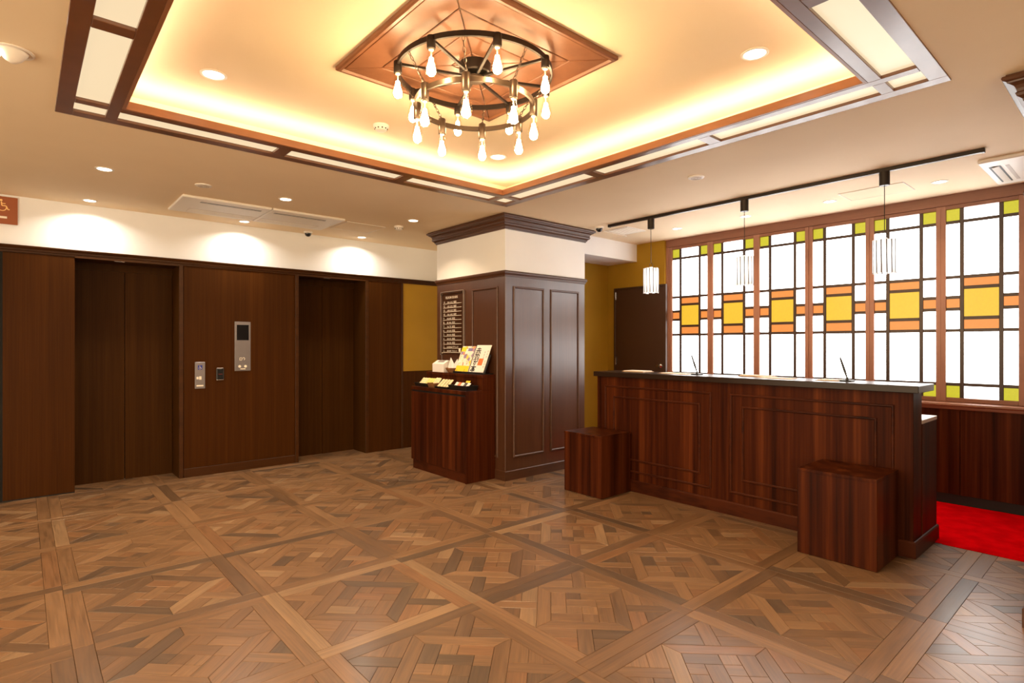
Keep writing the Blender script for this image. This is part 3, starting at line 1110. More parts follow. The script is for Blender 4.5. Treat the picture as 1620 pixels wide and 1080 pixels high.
# head rail: stepped moulding
mb = MB()
prof = [(0.0, 2.232), (0.034, 2.232), (0.036, 2.226), (0.030, 2.214), (0.020, 2.206), (0.020, 2.190), (0.012, 2.186), (0.012, 2.172), (0.0, 2.172)]
for x0, x1 in ((XL, 6.9),):
    n = len(prof)
    vs = [(x0, WY - o, z) for o, z in prof] + [(x1, WY - o, z) for o, z in prof]
    mb.add(vs, [(i, i + 1, n + i + 1, n + i) for i in range(n - 1)])
mb.build('head_rail', M['lifttrim'], wb)
MB().box(XL, 6.9, WY + 0.001, WY + 0.36, 2.168, 2.20).build('head_backing', M['lifttrim'], wb)

for k, (x0, x1, lab) in enumerate(((0.366, 1.205, 'left lift with brown wood grain double doors'), (2.417, 3.257, 'far lift with brown wood grain double doors'))):
    d = struct_empty('door_%d' % (k + 1), ((x0 + x1) / 2, WY, 0), lab)
    ym = WY + 0.335
    xm = (x0 + x1) / 2
    MB().box(x0 + 0.002, xm - 0.0025, ym, ym + 0.03, -0.004, 2.11, 0.0015).build('door_leaf', M['liftdoor'], d)
    MB().box(xm + 0.0025, x1 - 0.002, ym, ym + 0.03, -0.004, 2.11, 0.0015).build('door_leaf', M['liftdoor'], d)
    MB().box(x0, x1, ym - 0.012, ym + 0.06, 2.095, 2.168).build('header', M['liftdoor'], d)
    MB().box(x0 - 0.06, x1 + 0.06, ym + 0.032, ym + 0.07, 0.0, 2.20).build('shaft_back', M['black'], d)
    MB().box(x1, x1 + 0.037, WY - 0.012, WY + 0.012, 0.0, 2.172, 0.003).build('jamb_casing', M['lifttrim'], d)
    MB().box(x1 + 0.0005, x1 + 0.038, WY + 0.012, WY + 0.36, 0.0, 2.168).build('reveal', M['liftdoor'], d)
    if k == 1:
        MB().box(x0 - 0.037, x0, WY - 0.012, WY + 0.012, 0.0, 2.172, 0.003).build('jamb_casing', M['lifttrim'], d)
        MB().box(x0 - 0.038, x0 - 0.0005, WY + 0.012, WY + 0.36, 0.0, 2.168).build('reveal', M['liftdoor'], d)
    MB().box(x0, x1, WY - 0.014, WY + 0.010, 2.160, 2.178, 0.002).build('head_casing', M['lifttrim'], d)
    MB().box(x0 + 0.30, x0 + 0.38, WY - 0.010, WY + 0.0, 2.1555, 2.1605).build('sensor', M['steel'], d)

# lift call panels
f = fY(WY - 0.004)
t = thing('lift_indicator_panel', 'tall steel lift call panel with black display between the lifts', 'call panel', (1.81, WY - 0.004, 1.079))
MB().box(1.730, 1.891, WY - 0.012, WY - 0.004, 1.079, 1.612, 0.002).build('plate', M['steel'], t)
MB().box(1.750, 1.871, WY - 0.0135, WY - 0.011, 1.412, 1.578).build('display', M['darkglass'], t)
for cx in (1.778, 1.838):
    g = MB()
    g.prism([(cx + 0.014 * math.cos(a), 1.128 + 0.014 * math.sin(a)) for a in [2 * PI * e / 16 for e in range(16)]], fY(WY - 0.012), 0.004)
    g.build('call_button', M['signwhite'], t)
g = MB()
stroke(g, [(1.780, 1.195), (1.800, 1.195), (1.800, 1.222), (1.780, 1.222), (1.780, 1.195)], 0.004, fY(WY - 0.012), 0.0008)
stroke(g, [(1.806, 1.205), (1.812, 1.222), (1.824, 1.222), (1.832, 1.208), (1.822, 1.196)], 0.004, fY(WY - 0.012), 0.0008)
stroke(g, [(1.785, 1.100), (1.838, 1.100)], 0.010, fY(WY - 0.012), 0.0008)
g.build('marking', M['signwhite'], t)

t = thing('wheelchair_call_plate', 'small steel call plate with blue wheelchair sign beside the left lift', 'call panel', (1.395, WY - 0.004, 0.907))
MB().box(1.348, 1.442, WY - 0.012, WY - 0.004, 0.907, 1.182, 0.002).build('plate', M['steel'], t)
bs = MB().box(1.374, 1.416, WY - 0.0132, WY - 0.0115, 1.104, 1.150).build('blue_sign', M['blue'], t)
g = MB()
wheelchair(g, 1.395, 1.126, 0.036, fY(WY - 0.0132), 0.0006)
g.build('pictogram', M['signwhite'], bs)
MB().box(1.362, 1.382, WY - 0.0140, WY - 0.0115, 1.005, 1.030, 0.001).build('call_button', M['signwhite'], t)
MB().box(1.386, 1.408, WY - 0.0140, WY - 0.0115, 1.000, 1.034, 0.001).build('call_button', M['signwhite'], t)
MB().box(1.362, 1.426, WY - 0.0130, WY - 0.0115, 0.930, 0.944).build('name_strip', M['signwhite'], t)

t = thing('card_reader', 'small black card reader with chrome rim between the lift call plates', 'card reader', (1.584, WY - 0.004, 0.986))
MB().box(1.548, 1.622, WY - 0.020, WY - 0.004, 0.988, 1.116, 0.008).build('housing', M['blacktray'], t)
for za, zb in ((1.108, 1.118), (0.986, 0.998)):
    MB().box(1.551, 1.619, WY - 0.022, WY - 0.006, za, zb, 0.004).build('chrome_rim', M['chrome'], t)
MB().box(1.556, 1.614, WY - 0.024, WY - 0.019, 1.000, 1.100, 0.003).build('face', M['darkglass'], t)
g = MB()
for q in (-1, 0, 1):
    g.box(1.585 + q * 0.014 - 0.004, 1.585 + q * 0.014 + 0.004, WY - 0.0246, WY - 0.0238, 1.048, 1.054)
g.build('indicator', mat('dull red print', (0.20, 0.02, 0.015), 0.4), t)

t = thing('accessible_lift_sign', 'brown wall sign with yellow wheelchair symbol high at the left picture edge', 'sign', (-0.14, WY, 2.41))
MB().box(-0.255, -0.029, WY - 0.012, WY - 0.0005, 2.405, 2.640, 0.001).build('board', M['signbrown'], t)
g = MB()
wheelchair(g, -0.125, 2.565, 0.105, fY(WY - 0.012), 0.0008)
g.build('pictogram', M['signyellow'], t)
MB().box(-0.215, -0.098, WY - 0.0130, WY - 0.0115, 2.452, 2.470).build('white_bar', M['signwhite'], t)

# ------------------------------------------------------------------ pillars
def pillar(x0, x1, y0, y1, lab, panels_y, panels_x, bo=0.010):
    t = thing('pillar', lab, 'pillar', ((x0 + x1) / 2, (y0 + y1) / 2, 0), 'wood panelled square pillars')
    MB().box(x0, x1, y0, y1, 0.0, 2.060, 0.003).build('panelling', M['pillar'], t)
    MB().box(x0, x1, y0, y1, 2.058, CZ).build('plaster', M['white'], t)
    g = MB()
    g.sweep_rect([(0.0, 2.048), (0.006, 2.050), (0.008, 2.062), (0.014, 2.074), (0.020, 2.080), (0.022, 2.094), (0.016, 2.102), (0.016, 2.107), (0.0, 2.108)], x0, x1, y0, y1)
    g.build('chair_rail', M['pillartrim'], t)
    g = MB()
    g.sweep_rect([(0.0, CZ - 0.139), (0.010, CZ - 0.139), (0.012, CZ - 0.128), (0.020, CZ - 0.126), (0.022, CZ - 0.114), (0.030, CZ - 0.108), (0.041, CZ - 0.100), (0.046, CZ - 0.088),
                  (0.040, CZ - 0.080), (0.042, CZ - 0.066), (0.050, CZ - 0.052), (0.064, CZ - 0.043), (0.072, CZ - 0.040), (0.074, CZ - 0.033), (0.086, CZ - 0.028), (0.092, CZ - 0.018), (0.088, CZ - 0.009), (0.076, CZ - 0.005), (0.076, CZ)], x0, x1, y0, y1)
    g.build('crown_moulding', M['pillartrim'], t)
    g = MB()
    g.sweep_rect([(0.0, 0.0), (bo, 0.0), (bo, 0.090), (bo * 0.6, 0.096), (0.0, 0.097)], x0, x1, y0, y1)
    g.build('base_board', M['pillartrim'], t)
    for a, b2 in panels_y:
        MB().frame(a, b2, 0.22, 1.955, 0.022, fY(y0), 0.013).build('panel_moulding', M['pillartrim'], t)
    for a, b2 in panels_x:
        MB().frame(a, b2, 0.22, 1.955, 0.022, fX(x0), 0.013).build('panel_moulding', M['pillartrim'], t)
    return t


pillar(3.64, 4.826, 4.285, 5.508, 'square wood panelled pillar with white top and dark crown beside the desk', ((3.743, 4.179), (4.274, 4.725)), ((4.396, 4.832), (4.956, 5.415)))
pillar(3.655, 4.83, -0.80, 0.408, 'second panelled pillar cut off at the right picture edge', ((3.75, 4.18), (4.27, 4.72)), ((-0.69, -0.25), (-0.13, 0.30)), 0.024)

# floor guide sign on the pillar
sx0 = 3.64 - 0.014
gs = thing('floor_guide_sign', 'clear acrylic floor directory with white lettering on the pillar', 'sign', (sx0, 5.19, 1.25))
sy0 = 5.41
f = fXr(sx0, sy0)                 # a to the viewer's right from the left edge
MB().box(sx0 - 0.006, sx0, 4.965, 5.41, 1.245, 1.962, 0.001).build('acrylic_plate', M['acrylic'], gs)
g = MB()
for bx in ((4.965, 4.969, 1.245, 1.962), (5.408, 5.41, 1.245, 1.962)):
    g.box(sx0 - 0.0066, sx0 - 0.0002, bx[0], bx[1], bx[2], bx[3])
g.box(sx0 - 0.0066, sx0 - 0.0002, 4.965, 5.41, 1.959, 1.962)
g.build('edge_highlight', mat('acrylic edge highlight', (0.42, 0.36, 0.31), 0.3), gs)  # pale strips painted in as the highlight along the acrylic edges
for yy in (4.985, 5.39):
    for zz in (1.268, 1.938):
        g = MB()
        g.prism([(yy + 0.010 * math.cos(a), zz + 0.010 * math.sin(a)) for a in [2 * PI * e / 14 for e in range(14)]], fX(3.64), 0.024)
        g.build('standoff', M['chrome'], gs)
g = text_mb('FLOOR GUIDE', 0.036, lambda a, b, h: (sx0 - 0.0062 - h, 5.185 - a, 1.880 + b), align='CENTER')
g.build('heading', M['signwhite'], gs)
names = {1: 'FRONT フロント', 2: 'LOUNGE ラウンジ'}
for k in range(13):
    n = 13 - k
    zb = 1.826 - k * 0.0455
    g = MB()
    g.box(sx0 - 0.0070, sx0 - 0.0062, 5.000, 5.350, zb - 0.0045, zb - 0.001)
    for body, a0_, sz in (('%d' % n, 0.062, 0.034), (names.get(n, 'ROOM 客室') if n < 3 else '%d01-%d12  客室' % (n, n), 0.135, 0.026)):
        tm = text_mb(body, sz, lambda a, b, h: (sx0 - 0.0062 - h, 5.41 - a0_ - a, zb + 0.003 + b))
        g.add(tm.v, tm.f)
    if n == 1:
        g.box(sx0 - 0.0070, sx0 - 0.0062, 5.015, 5.050, zb + 0.004, zb + 0.042)
    g.build('floor_line', M['signwhite'], gs)

# ------------------------------------------------------------------ amenity cabinet
cb = thing('amenity_cabinet', 'stepped mahogany amenity cabinet standing against the pillar', 'cabinet', (3.45, 4.945, 0))
CX0, CX1, CY0, CY1 = 3.268, 3.638, 4.437, 5.460
MB().box(CX0 + 0.018, CX1, CY0 + 0.018, CY1, 0.098, 0.868).build('carcass', M['deskside'], cb)
MB().box(CX0, CX1, CY0, CY0 + 0.018, 0.0, 0.868, 0.001).build('side_panel', M['deskside'], cb)
MB().box(CX0 + 0.012, CX1, CY0 + 0.018, CY1 - 0.02, 0.0, 0.098).build('kick_board', M['desktrim'], cb)
MB().box(CX0, CX1, CY0 - 0.001, CY1 + 0.002, 0.868, 0.905, 0.002).build('lower_top', M['deskside'], cb)
MB().box(CX0 + 0.014, CX0 + 0.03, CY0 + 0.018, CY1, 0.850, 0.868).build('gap_shade', M['black'], cb)  # black strip stands in for shade in the recess under the top
for k in range(2):
    ya = CY0 + 0.020 + k * 0.504
    MB().box(CX0, CX0 + 0.017, ya, ya + 0.500, 0.100, 0.850, 0.001).build('door', M['deskside'], cb)
MB().box(3.470, CX1, CY0, CY1 - 0.004, 0.905, 1.030).build('riser', M['deskside'], cb)
MB().box(3.464, CX1, CY0 - 0.001, CY1, 1.030, 1.060, 0.002).build('upper_top', M['deskside'], cb)

# things on the upper step
t = thing('tissue_box', 'white tissue box with sloped lid on the cabinet upper step', 'tissue box', (3.545, 5.255, 1.06))
MB().prism([(3.490, 1.060), (3.605, 1.060), (3.605, 1.168), (3.560, 1.190), (3.490, 1.150)], lambda a, b, h: (a, 5.375 - h, b), 0.225).build('carton', M['whitep'], t)
MB().prism([(3.520, 1.1680), (3.556, 1.1890), (3.556, 1.1898), (3.520, 1.1688)], lambda a, b, h: (a, 5.32 - h, b), 0.12).build('slot', M['greyink'], t)
t = thing('small_wicker_bowl', 'small wicker bowl between tissue box and magazines', 'bowl', (3.535, 5.045, 1.06))
MB().lathe([(0.0001, 1.061), (0.055, 1.061), (0.075, 1.085), (0.083, 1.112), (0.078, 1.112), (0.070, 1.088), (0.052, 1.068), (0.0001, 1.068)], 3.545, 5.045, 28, False).build('bowl', M['wicker'], t, smooth=True)
for k in range(5):
    zz = 1.070 + k * 0.009
    rr = 0.062 + 0.0055 * k
    MB().tube([(3.545 + rr * math.cos(a), 5.045 + rr * math.sin(a), zz) for a in [2 * PI * e / 24 for e in range(24)]], 0.004, 6, True).build('wicker_strand', M['wicker'], t, smooth=True)
for k, (yy, top, lean, lab) in enumerate(((5.080, 1.225, 0.02, 'left white folded paper standing in the wicker bowl'), (4.995, 1.212, -0.02, 'right white folded paper standing in the wicker bowl'))):
    g = MB()
    b0 = 1.072
    g.add([(3.52, yy + 0.045, b0), (3.52, yy - 0.045, b0), (3.57, yy - 0.045, b0), (3.57, yy + 0.045, b0), (3.55, yy + lean, top), (3.545, yy + 0.055, top - 0.075), (3.545, yy - 0.05, top - 0.07)],
          [(0, 1, 6, 4, 5), (2, 3, 5, 4, 6), (1, 2, 6), (3, 0, 5), (0, 3, 2, 1)])
    tag(g.build('folded_paper', M['whitep']), lab, 'paper', 'folded papers in the bowl')


def tilt_thing(name, lab, cat, base, rx, group=None):
    t = thing(name, lab, cat, base, group, (math.radians(rx), 0, -PI / 2))
    return t


# magazine stand: black easel ledge
st = thing('magazine_stand', 'black slanted magazine stand on the cabinet upper step', 'stand', (3.56, 4.72, 1.06))
MB().box(3.496, 3.63, 4.455, 4.985, 1.060, 1.070, 0.002).build('foot', M['blacktray'], st)
MB().box(3.496, 3.504, 4.455, 4.985, 1.070, 1.082, 0.002).build('lip', M['blacktray'], st)
g = MB()
g.add([(3.515, 4.46, 1.070), (3.515, 4.98, 1.070), (3.525, 4.98, 1.070), (3.525, 4.46, 1.070), (3.598, 4.46, 1.26), (3.598, 4.98, 1.26), (3.606, 4.98, 1.26), (3.606, 4.46, 1.26)],
      [(0, 1, 2, 3), (7, 6, 5, 4), (0, 4, 5, 1), (1, 5, 6, 2), (2, 6, 7, 3), (3, 7, 4, 0)])
g.build('back_board', M['blacktray'], st)
loc = lambda a, b, h: (a, b, h)
RXM = 67.5
m1 = tilt_thing('magazine', 'colourful picture magazine with yellow foot, left on the stand', 'magazine', (3.508, 4.972, 1.072), RXM, 'magazines on the stand')
MB().box(0, 0.232, 0, 0.297, -0.006, 0, 0.0).build('pages', M['paper'], m1, local=True)
MB().box(0.001, 0.231, 0.075, 0.296, 0.0002, 0.0008).build('cover_picture', M['picture'], m1, local=True)
MB().box(0.001, 0.231, 0.001, 0.074, 0.0002, 0.0008).build('yellow_band', M['yellowp'], m1, local=True)
MB().box(0.001, 0.085, 0.235, 0.285, 0.0008, 0.0012).build('yellow_patch', M['yellowp'], m1, local=True)
MB().box(0.12, 0.20, 0.240, 0.275, 0.0008, 0.0012).build('violet_patch', mat('violet print', (0.20, 0.16, 0.34), 0.5), m1, local=True)
g = MB()
for bx in ((0.03, 0.036, 0.01, 0.03), (0.16, 0.166, 0.01, 0.035)):
    g.box(*bx, 0.0008, 0.0011)
g.build('print_line', M['ink'], m1, local=True)
m2 = tilt_thing('magazine', 'white magazine with black Japanese title and orange square, right on the stand', 'magazine', (3.508, 4.722, 1.072), RXM, 'magazines on the stand')
MB().box(0, 0.240, 0, 0.310, -0.006, 0, 0.0).build('pages', M['paper'], m2, local=True)
g = MB()
for k, chx in enumerate('赤羽の本'):
    s_ = 0.092 if k != 2 else 0.052
    yb = (0.205, 0.130, 0.090, 0.012)[k]
    tm = text_mb(chx, s_, lambda a, b, h: (0.010 + a + (0.018 if k == 2 else 0), yb + b, h), 0.0006, bold=0.0022)
    g.add(tm.v, tm.f)
g.build('title', M['ink'], m2, local=True)
g = MB()
for col_, y_, n_ in ((0.205, 0.245, 3), (0.160, 0.235, 3), (0.205, 0.135, 3)):
    for q in range(n_):
        yy = y_ - q * 0.03
        stroke(g, [(col_, yy), (col_ + 0.020, yy)], 0.003, loc, 0.0006)
        stroke(g, [(col_ + 0.002, yy - 0.010), (col_ + 0.018, yy - 0.010)], 0.003, loc, 0.0006)
        stroke(g, [(col_ + 0.010, yy + 0.006), (col_ + 0.010, yy - 0.018)], 0.003, loc, 0.0006)
g.build('small_print', M['greyink'], m2, local=True)
MB().box(0.105, 0.182, 0.085, 0.160, 0.0003, 0.0008).build('orange_picture', M['orangep'], m2, local=True)

# trays and sachets on the lower step
def tray(name, lab, y0, y1, x0, x1, z, hgt, m_):
    t = thing(name, lab, 'tray', ((x0 + x1) / 2, (y0 + y1) / 2, z), 'amenity trays')
    MB().box(x0 + 0.012, x1 - 0.012, y0 + 0.012, y1 - 0.012, z, z + 0.006).build('bottom', m_, t)
    i, o = 0.014, 0.0
    for a, b2 in (((x0, y0), (x1, y0)), ((x1, y0), (x1, y1)), ((x1, y1), (x0, y1)), ((x0, y1), (x0, y0))):
        cx, cy = (x0 + x1) / 2, (y0 + y1) / 2
        sh = lambda p, k: (p[0] + (cx - p[0]) / abs(cx - p[0]) * k, p[1] + (cy - p[1]) / abs(cy - p[1]) * k)
        a_, b_ = sh(a, i), sh(b2, i)
        a2_, b2_ = sh(a, 0.005), sh(b2, 0.005)
        a3_, b3_ = sh(a, i + 0.005), sh(b2, i + 0.005)
        g = MB()
        g.add([(*a_, z), (*b_, z), (*b3_, z), (*a3_, z), (*a, z + hgt), (*b2, z + hgt), (*b2_, z + hgt), (*a2_, z + hgt)],
              [(0, 1, 2, 3), (7, 6, 5, 4), (0, 4, 5, 1), (1, 5, 6, 2), (2, 6, 7, 3), (3, 7, 4, 0)])
        g.build('side', m_, t)
    return t


Z1 = 0.905
tray('dark_tray', 'dark brown tray of cream sachets at the far end of the lower step', 5.17, 5.44, 3.29, 3.44, Z1, 0.040, M['blacktray'])
t = thing('wicker_basket', 'small wicker basket between the sachet trays', 'basket', (3.365, 5.095, Z1))
MB().box(3.30, 3.43, 5.045, 5.150, Z1, Z1 + 0.008).build('bottom', M['wicker'], t)
for k in range(6):
    zz = Z1 + 0.006 + k * 0.008
    o = 0.002 * k
    MB().tube([(3.298 - o, 5.043 - o, zz), (3.432 + o, 5.043 - o, zz), (3.432 + o, 5.152 + o, zz), (3.298 - o, 5.152 + o, zz)], 0.0045, 6, True).build('wicker_strand', M['wicker'], t)
tray('dark_tray', 'shallow dark tray of cream sticks in the middle of the lower step', 4.80, 5.03, 3.285, 3.42, Z1, 0.022, M['blacktray'])
tray('black_box', 'black open box of mixed sachets at the near end of the lower step', 4.46, 4.775, 3.285, 3.44, Z1, 0.050, M['blacktray'])


def sachet(y, x, z, wd, ht, tilt, m_, lab, grp, lean=0.0):
    """a flat pillow packet leaning back towards the pillar"""
    t = thing('sachet', lab, 'sachet', (x, y, z), grp, (math.radians(tilt), math.radians(lean), -PI / 2))
    g = MB()
    h = 0.006
    g.add([(0, 0, 0), (wd, 0, 0), (wd, ht, 0), (0, ht, 0), (wd * 0.15, ht * 0.12, h), (wd * 0.85, ht * 0.12, h), (wd * 0.85, ht * 0.88, h), (wd * 0.15, ht * 0.88, h),
           (wd * 0.15, ht * 0.12, -h), (wd * 0.85, ht * 0.12, -h), (wd * 0.85, ht * 0.88, -h), (wd * 0.15, ht * 0.88, -h)],
          [(4, 5, 6, 7), (0, 1, 5, 4), (1, 2, 6, 5), (2, 3, 7, 6), (3, 0, 4, 7), (11, 10, 9, 8), (4 + 4, 9, 1, 0), (9, 10, 2, 1), (10, 11, 3, 2), (11, 8, 0, 3)])
    g.build('packet', m_, t, local=True)
    g = MB()
    for q in range(3):
        g.box(wd * 0.25, wd * (0.75 - 0.15 * (q % 2)), ht * (0.35 + 0.16 * q), ht * (0.39 + 0.16 * q), h + 0.0001, h + 0.0006)
    g.build('print_line', M['greyink'], t, local=True)


ordn = ['first', 'second', 'third', 'fourth', 'fifth', 'sixth']
for k in range(3):
    sachet(5.425 - k * 0.044, 3.335 + 0.004 * k, Z1 + 0.012, 0.042, 0.105, 48, M['cream'], '%s cream sachet from the left in the far dark tray' % ordn[k], 'cream sachets in the far tray', 3)
for k in range(4):
    sachet(5.290 - k * 0.033, 3.330 + 0.004 * k, Z1 + 0.012, 0.031, 0.104, 50, M['lime'], '%s yellow green sachet from the left in the far dark tray' % ordn[k], 'yellow green sachets in the far tray', 2)
for k in range(2):
    sachet(5.145 - k * 0.05, 3.330, Z1 + 0.020, 0.046, 0.105, 52, M['cream'], '%s cream sachet from the left in the wicker basket' % ordn[k], 'cream sachets in the basket', 5)
for k in range(4):
    sachet(5.015 - k * 0.052, 3.310, Z1 + 0.012, 0.036, 0.115, 45, M['cream'], '%s narrow cream stick from the left in the middle tray' % ordn[k], 'cream sticks in the middle tray', 5)
for k, (m_, nm) in enumerate(((M['whitep'], 'white sachet at the left'), (M['orangep'], 'orange sachet'), (M['whitep'], 'white sachet right of the orange one'), (M['darkp'], 'dark sachet'), (M['whitep'], 'white sachet at the right'))):
    sachet(4.755 - k * 0.050, 3.325, Z1 + 0.012, 0.044, 0.085, 47, m_, nm + ' in the black box', 'sachets in the black box', 4)
sachet(4.655, 3.385, Z1 + 0.016, 0.07, 0.09, 55, M['yellowp'], 'yellow sachet at the back of the black box', 'sachets in the black box', 0)

# ------------------------------------------------------------------ alcove and back door
wr = struct_empty('wall_right', (6.2, 1.5, 0), 'window wall with mahogany wainscot and mustard alcove')
MB().box(XG + 0.06, XG + 0.16, YF, 4.05, 0.0, CZ).build('backing_wall', M['mustard'], wr)
MB().box(6.02, 6.15, 4.03, 4.93, 0.0, CZ).build('mustard_wall', M['mustard'], wr)
MB().box(4.826, 6.15, 4.925, 5.02, 0.0, CZ).build('mustard_return', M['mustard'], wr)
MB().box(6.02, 6.15, YF, 0.62, 0.0, CZ).build('end_wall', M['white'], wr)
sf = struct(MB().box(4.826, 6.02, 4.447, 4.925, 2.437, CZ).build('trim_1', M['white']), 'cream boxed beam above the alcove')
struct(MB().box(3.60, 6.0, 0.412, 0.503, CZ - 0.005, CZ - 0.0002).build('trim_2', M['white']), 'white ceiling strip running from the right pillar to the windows')

d3 = struct_empty('door_3', (6.02, 4.39, 0), 'dark brown flush door behind the reception desk')
MB().box(5.992, 6.020, 4.02, 4.770, 0.005, 2.090, 0.002).build('door_leaf', M['backdoor'], d3)
for bx in ((4.772, 4.797, 0.0, 2.115), (3.990, 4.018, 0.0, 2.115)):
    MB().box(5.985, 6.02, bx[0], bx[1], bx[2], bx[3], 0.002).build('jamb', M['backdoor'], d3)
MB().box(5.985, 6.02, 4.018, 4.772, 2.092, 2.115, 0.002).build('head', M['backdoor'], d3)
for zz in (0.25, 1.96, 1.10):
    MB().lathe([(0.0001, zz), (0.010, zz), (0.010, zz + 0.10), (0.0001, zz + 0.10)], 5.984, 4.764, 10).build('hinge', M['chrome'], d3)
g = MB()
g.tube([(5.992, 4.075, 1.10), (5.975, 4.075, 1.10), (5.950, 4.075, 1.10), (5.935, 4.075, 1.10)], [0.026, 0.012, 0.022, 0.020], 16)
g.build('knob', M['chrome'], d3, smooth=True)

# ------------------------------------------------------------------ stained glass windows
fs_ = XG / 6.0
yv = lambda y: y * fs_
zv = lambda z: CAM_H + (z - CAM_H) * fs_
GT, GB = zv(2.520), zv(0.910)
cols0 = 0.107 * fs_
cols1 = (0.107 + 0.255) * fs_
BAR = 0.0185                     # half glazing bar
zr = dict(a=zv(2.407), b=zv(1.938), c=zv(1.846), d=zv(1.767), e=zv(1.665), f=zv(1.588), g=zv(1.484), h=zv(1.025))
SIDE = [('g_green', GT, zr['a']), ('g_white', zr['a'], zr['b']), ('g_white', zr['b'], zr['d']), ('g_orange', zr['d'], zr['e']), ('g_white', zr['e'], zr['g']), ('g_white', zr['g'], zr['h']), ('g_green', zr['h'], GB)]
MIDC = [('g_white', GT, zr['a']), ('g_white', zr['a'], zr['b']), ('g_orange', zr['b'], zr['c']), ('g_yellow', zr['c'], zr['f']), ('g_orange', zr['f'], zr['g']), ('g_white', zr['g'], zr['h']), ('g_white', zr['h'], GB)]
pane_y = [(3.431, 3.899), (2.886, 3.360), (2.353, 2.820), (1.811, 2.280), (1.269, 1.740), (0.731, 1.200)]
for wi, (ya, yb) in enumerate(pane_y):
    ya, yb = yv(ya), yv(yb)
    wd = struct_empty('window_%d' % (wi + 1), (XG, (ya + yb) / 2, GB), 'stained glass window panel %d of six, counted from the alcove' % (wi + 1))
    hi = yb
    edges = [yb, yb - cols0, yb - cols1, ya]
    for ci, rows in enumerate((SIDE, MIDC, SIDE)):
        y1, y0 = edges[ci], edges[ci + 1]
        for nm, zt, zb in rows:
            MB().box(XG + 0.004, XG + 0.010, y0 + 0.002, y1 - 0.002, zb + 0.002, zt - 0.002).build('pane', M[nm], wd)
    # glazing bars
    for yy in edges[1:3]:
        MB().box(XG - 0.004, XG + 0.012, yy - BAR * 0.80, yy + BAR * 0.80, GB, GT, 0.002).build('glazing_bar', M['muntin'], wd)
    for ci, rows in enumerate((SIDE, MIDC, SIDE)):
        y1, y0 = edges[ci], edges[ci + 1]
        for nm, zt, zb in rows[:-1]:
            MB().box(XG - 0.002, XG + 0.011, y0 + (0.0005 if ci == 2 else BAR * 0.8), y1 - (0.0005 if ci == 0 else BAR * 0.8), zb - BAR * 0.75, zb + BAR * 0.75, 0.0015).build('glazing_bar', M['muntin'], wd)
    # sash frame of each panel (half posts left and right)
    st0, st1 = ya - 0.036 * fs_, yb + 0.036 * fs_
    if wi == 0:
        st1 = yb + 0.045
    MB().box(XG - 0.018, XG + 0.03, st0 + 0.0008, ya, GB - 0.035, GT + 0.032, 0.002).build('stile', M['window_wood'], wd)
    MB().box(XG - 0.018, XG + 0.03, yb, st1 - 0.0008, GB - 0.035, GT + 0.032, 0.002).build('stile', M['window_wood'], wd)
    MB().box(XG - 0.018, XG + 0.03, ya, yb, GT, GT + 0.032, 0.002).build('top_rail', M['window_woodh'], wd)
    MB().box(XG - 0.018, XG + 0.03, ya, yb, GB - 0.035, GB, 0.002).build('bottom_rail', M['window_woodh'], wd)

YE0, YE1 = 0.55, yv(3.983)
tw = struct_empty('trim_3', (XG, 2.3, 2.55), 'reddish brown wooden casing around the stained glass windows')
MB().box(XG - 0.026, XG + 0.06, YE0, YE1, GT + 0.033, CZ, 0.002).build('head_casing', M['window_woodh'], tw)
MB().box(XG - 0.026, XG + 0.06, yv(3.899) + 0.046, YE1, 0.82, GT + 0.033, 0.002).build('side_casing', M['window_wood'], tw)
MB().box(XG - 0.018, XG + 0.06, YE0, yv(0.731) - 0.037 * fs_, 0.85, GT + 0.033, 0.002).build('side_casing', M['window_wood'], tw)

wn = struct_empty('trim_4', (XW, 2.3, 0), 'mahogany wainscot with sill below the stained glass')
mb = MB()
prof = [(0.10, GB - 0.036), (0.0, GB - 0.040), (-0.012, GB - 0.046), (-0.014, GB - 0.060), (-0.004, GB - 0.072), (-0.002, GB - 0.090), (0.004, GB - 0.098)]
n = len(prof)
mb.add([(XW + o, YE0, z) for o, z in prof] + [(XW + o, 3.99, z) for o, z in prof], [(i, i + 1, n + i + 1, n + i) for i in range(n - 1)])
mb.build('sill', M['window_woodh'], wn)
yk = 3.985
k = 0
for yb2 in (3.985, 3.265, 2.545, 1.825, 1.105, 0.385):
    if yb2 <= 0.5:
        break
    MB().box(XW, XW + 0.05, max(YE0, yb2 - 0.72) + 0.0015, yb2 - 0.0015, 0.085, GB - 0.095, 0.0015).build('wainscot_panel', M['desk'], wn)
MB().box(XW + 0.03, XW + 0.06, YE0, 3.985, 0.0, GB - 0.09).build('backing', M['black'], wn)
MB().box(XW + 0.012, XW + 0.04, YE0, 3.985, 0.0, 0.085).build('toe_kick', M['black'], wn)

# ------------------------------------------------------------------ reception desk
ds = thing('reception_desk', 'long panelled mahogany reception desk with dark top', 'reception desk', (4.5, 2.33, 0))
DX, DY0, DY1 = 4.285, 1.026, 3.639
MB().box(DX, 4.478, DY0, DY1, 0.0, 1.054, 0.002).build('front_panel', M['desk'], ds)
MB().box(4.252, 4.622, 0.990, 3.662, 1.054, 1.100, 0.003).build('counter_top', M['slab'], ds)
MB().box(4.478, 4.835, DY0 + 0.002, DY1 - 0.01, 0.0, 0.838).build('rear_body', M['deskside'], ds)
MB().box(4.478, 4.848, DY0 - 0.004, DY1, 0.838, 0.864, 0.002).build('work_top', M['worktop'], ds)
MB().box(4.478, 4.835, DY0 - 0.004, DY0 + 0.002, 0.0, 0.838).build('side_panel', M['deskside'], ds)
g = MB()
g.sweep_rect([(0.0, 0.0), (0.012, 0.0), (0.012, 0.095), (0.007, 0.104), (0.0, 0.106)], DX, 4.836, DY0 - 0.004, DY1)
g.build('base_board', M['desktrim'], ds)
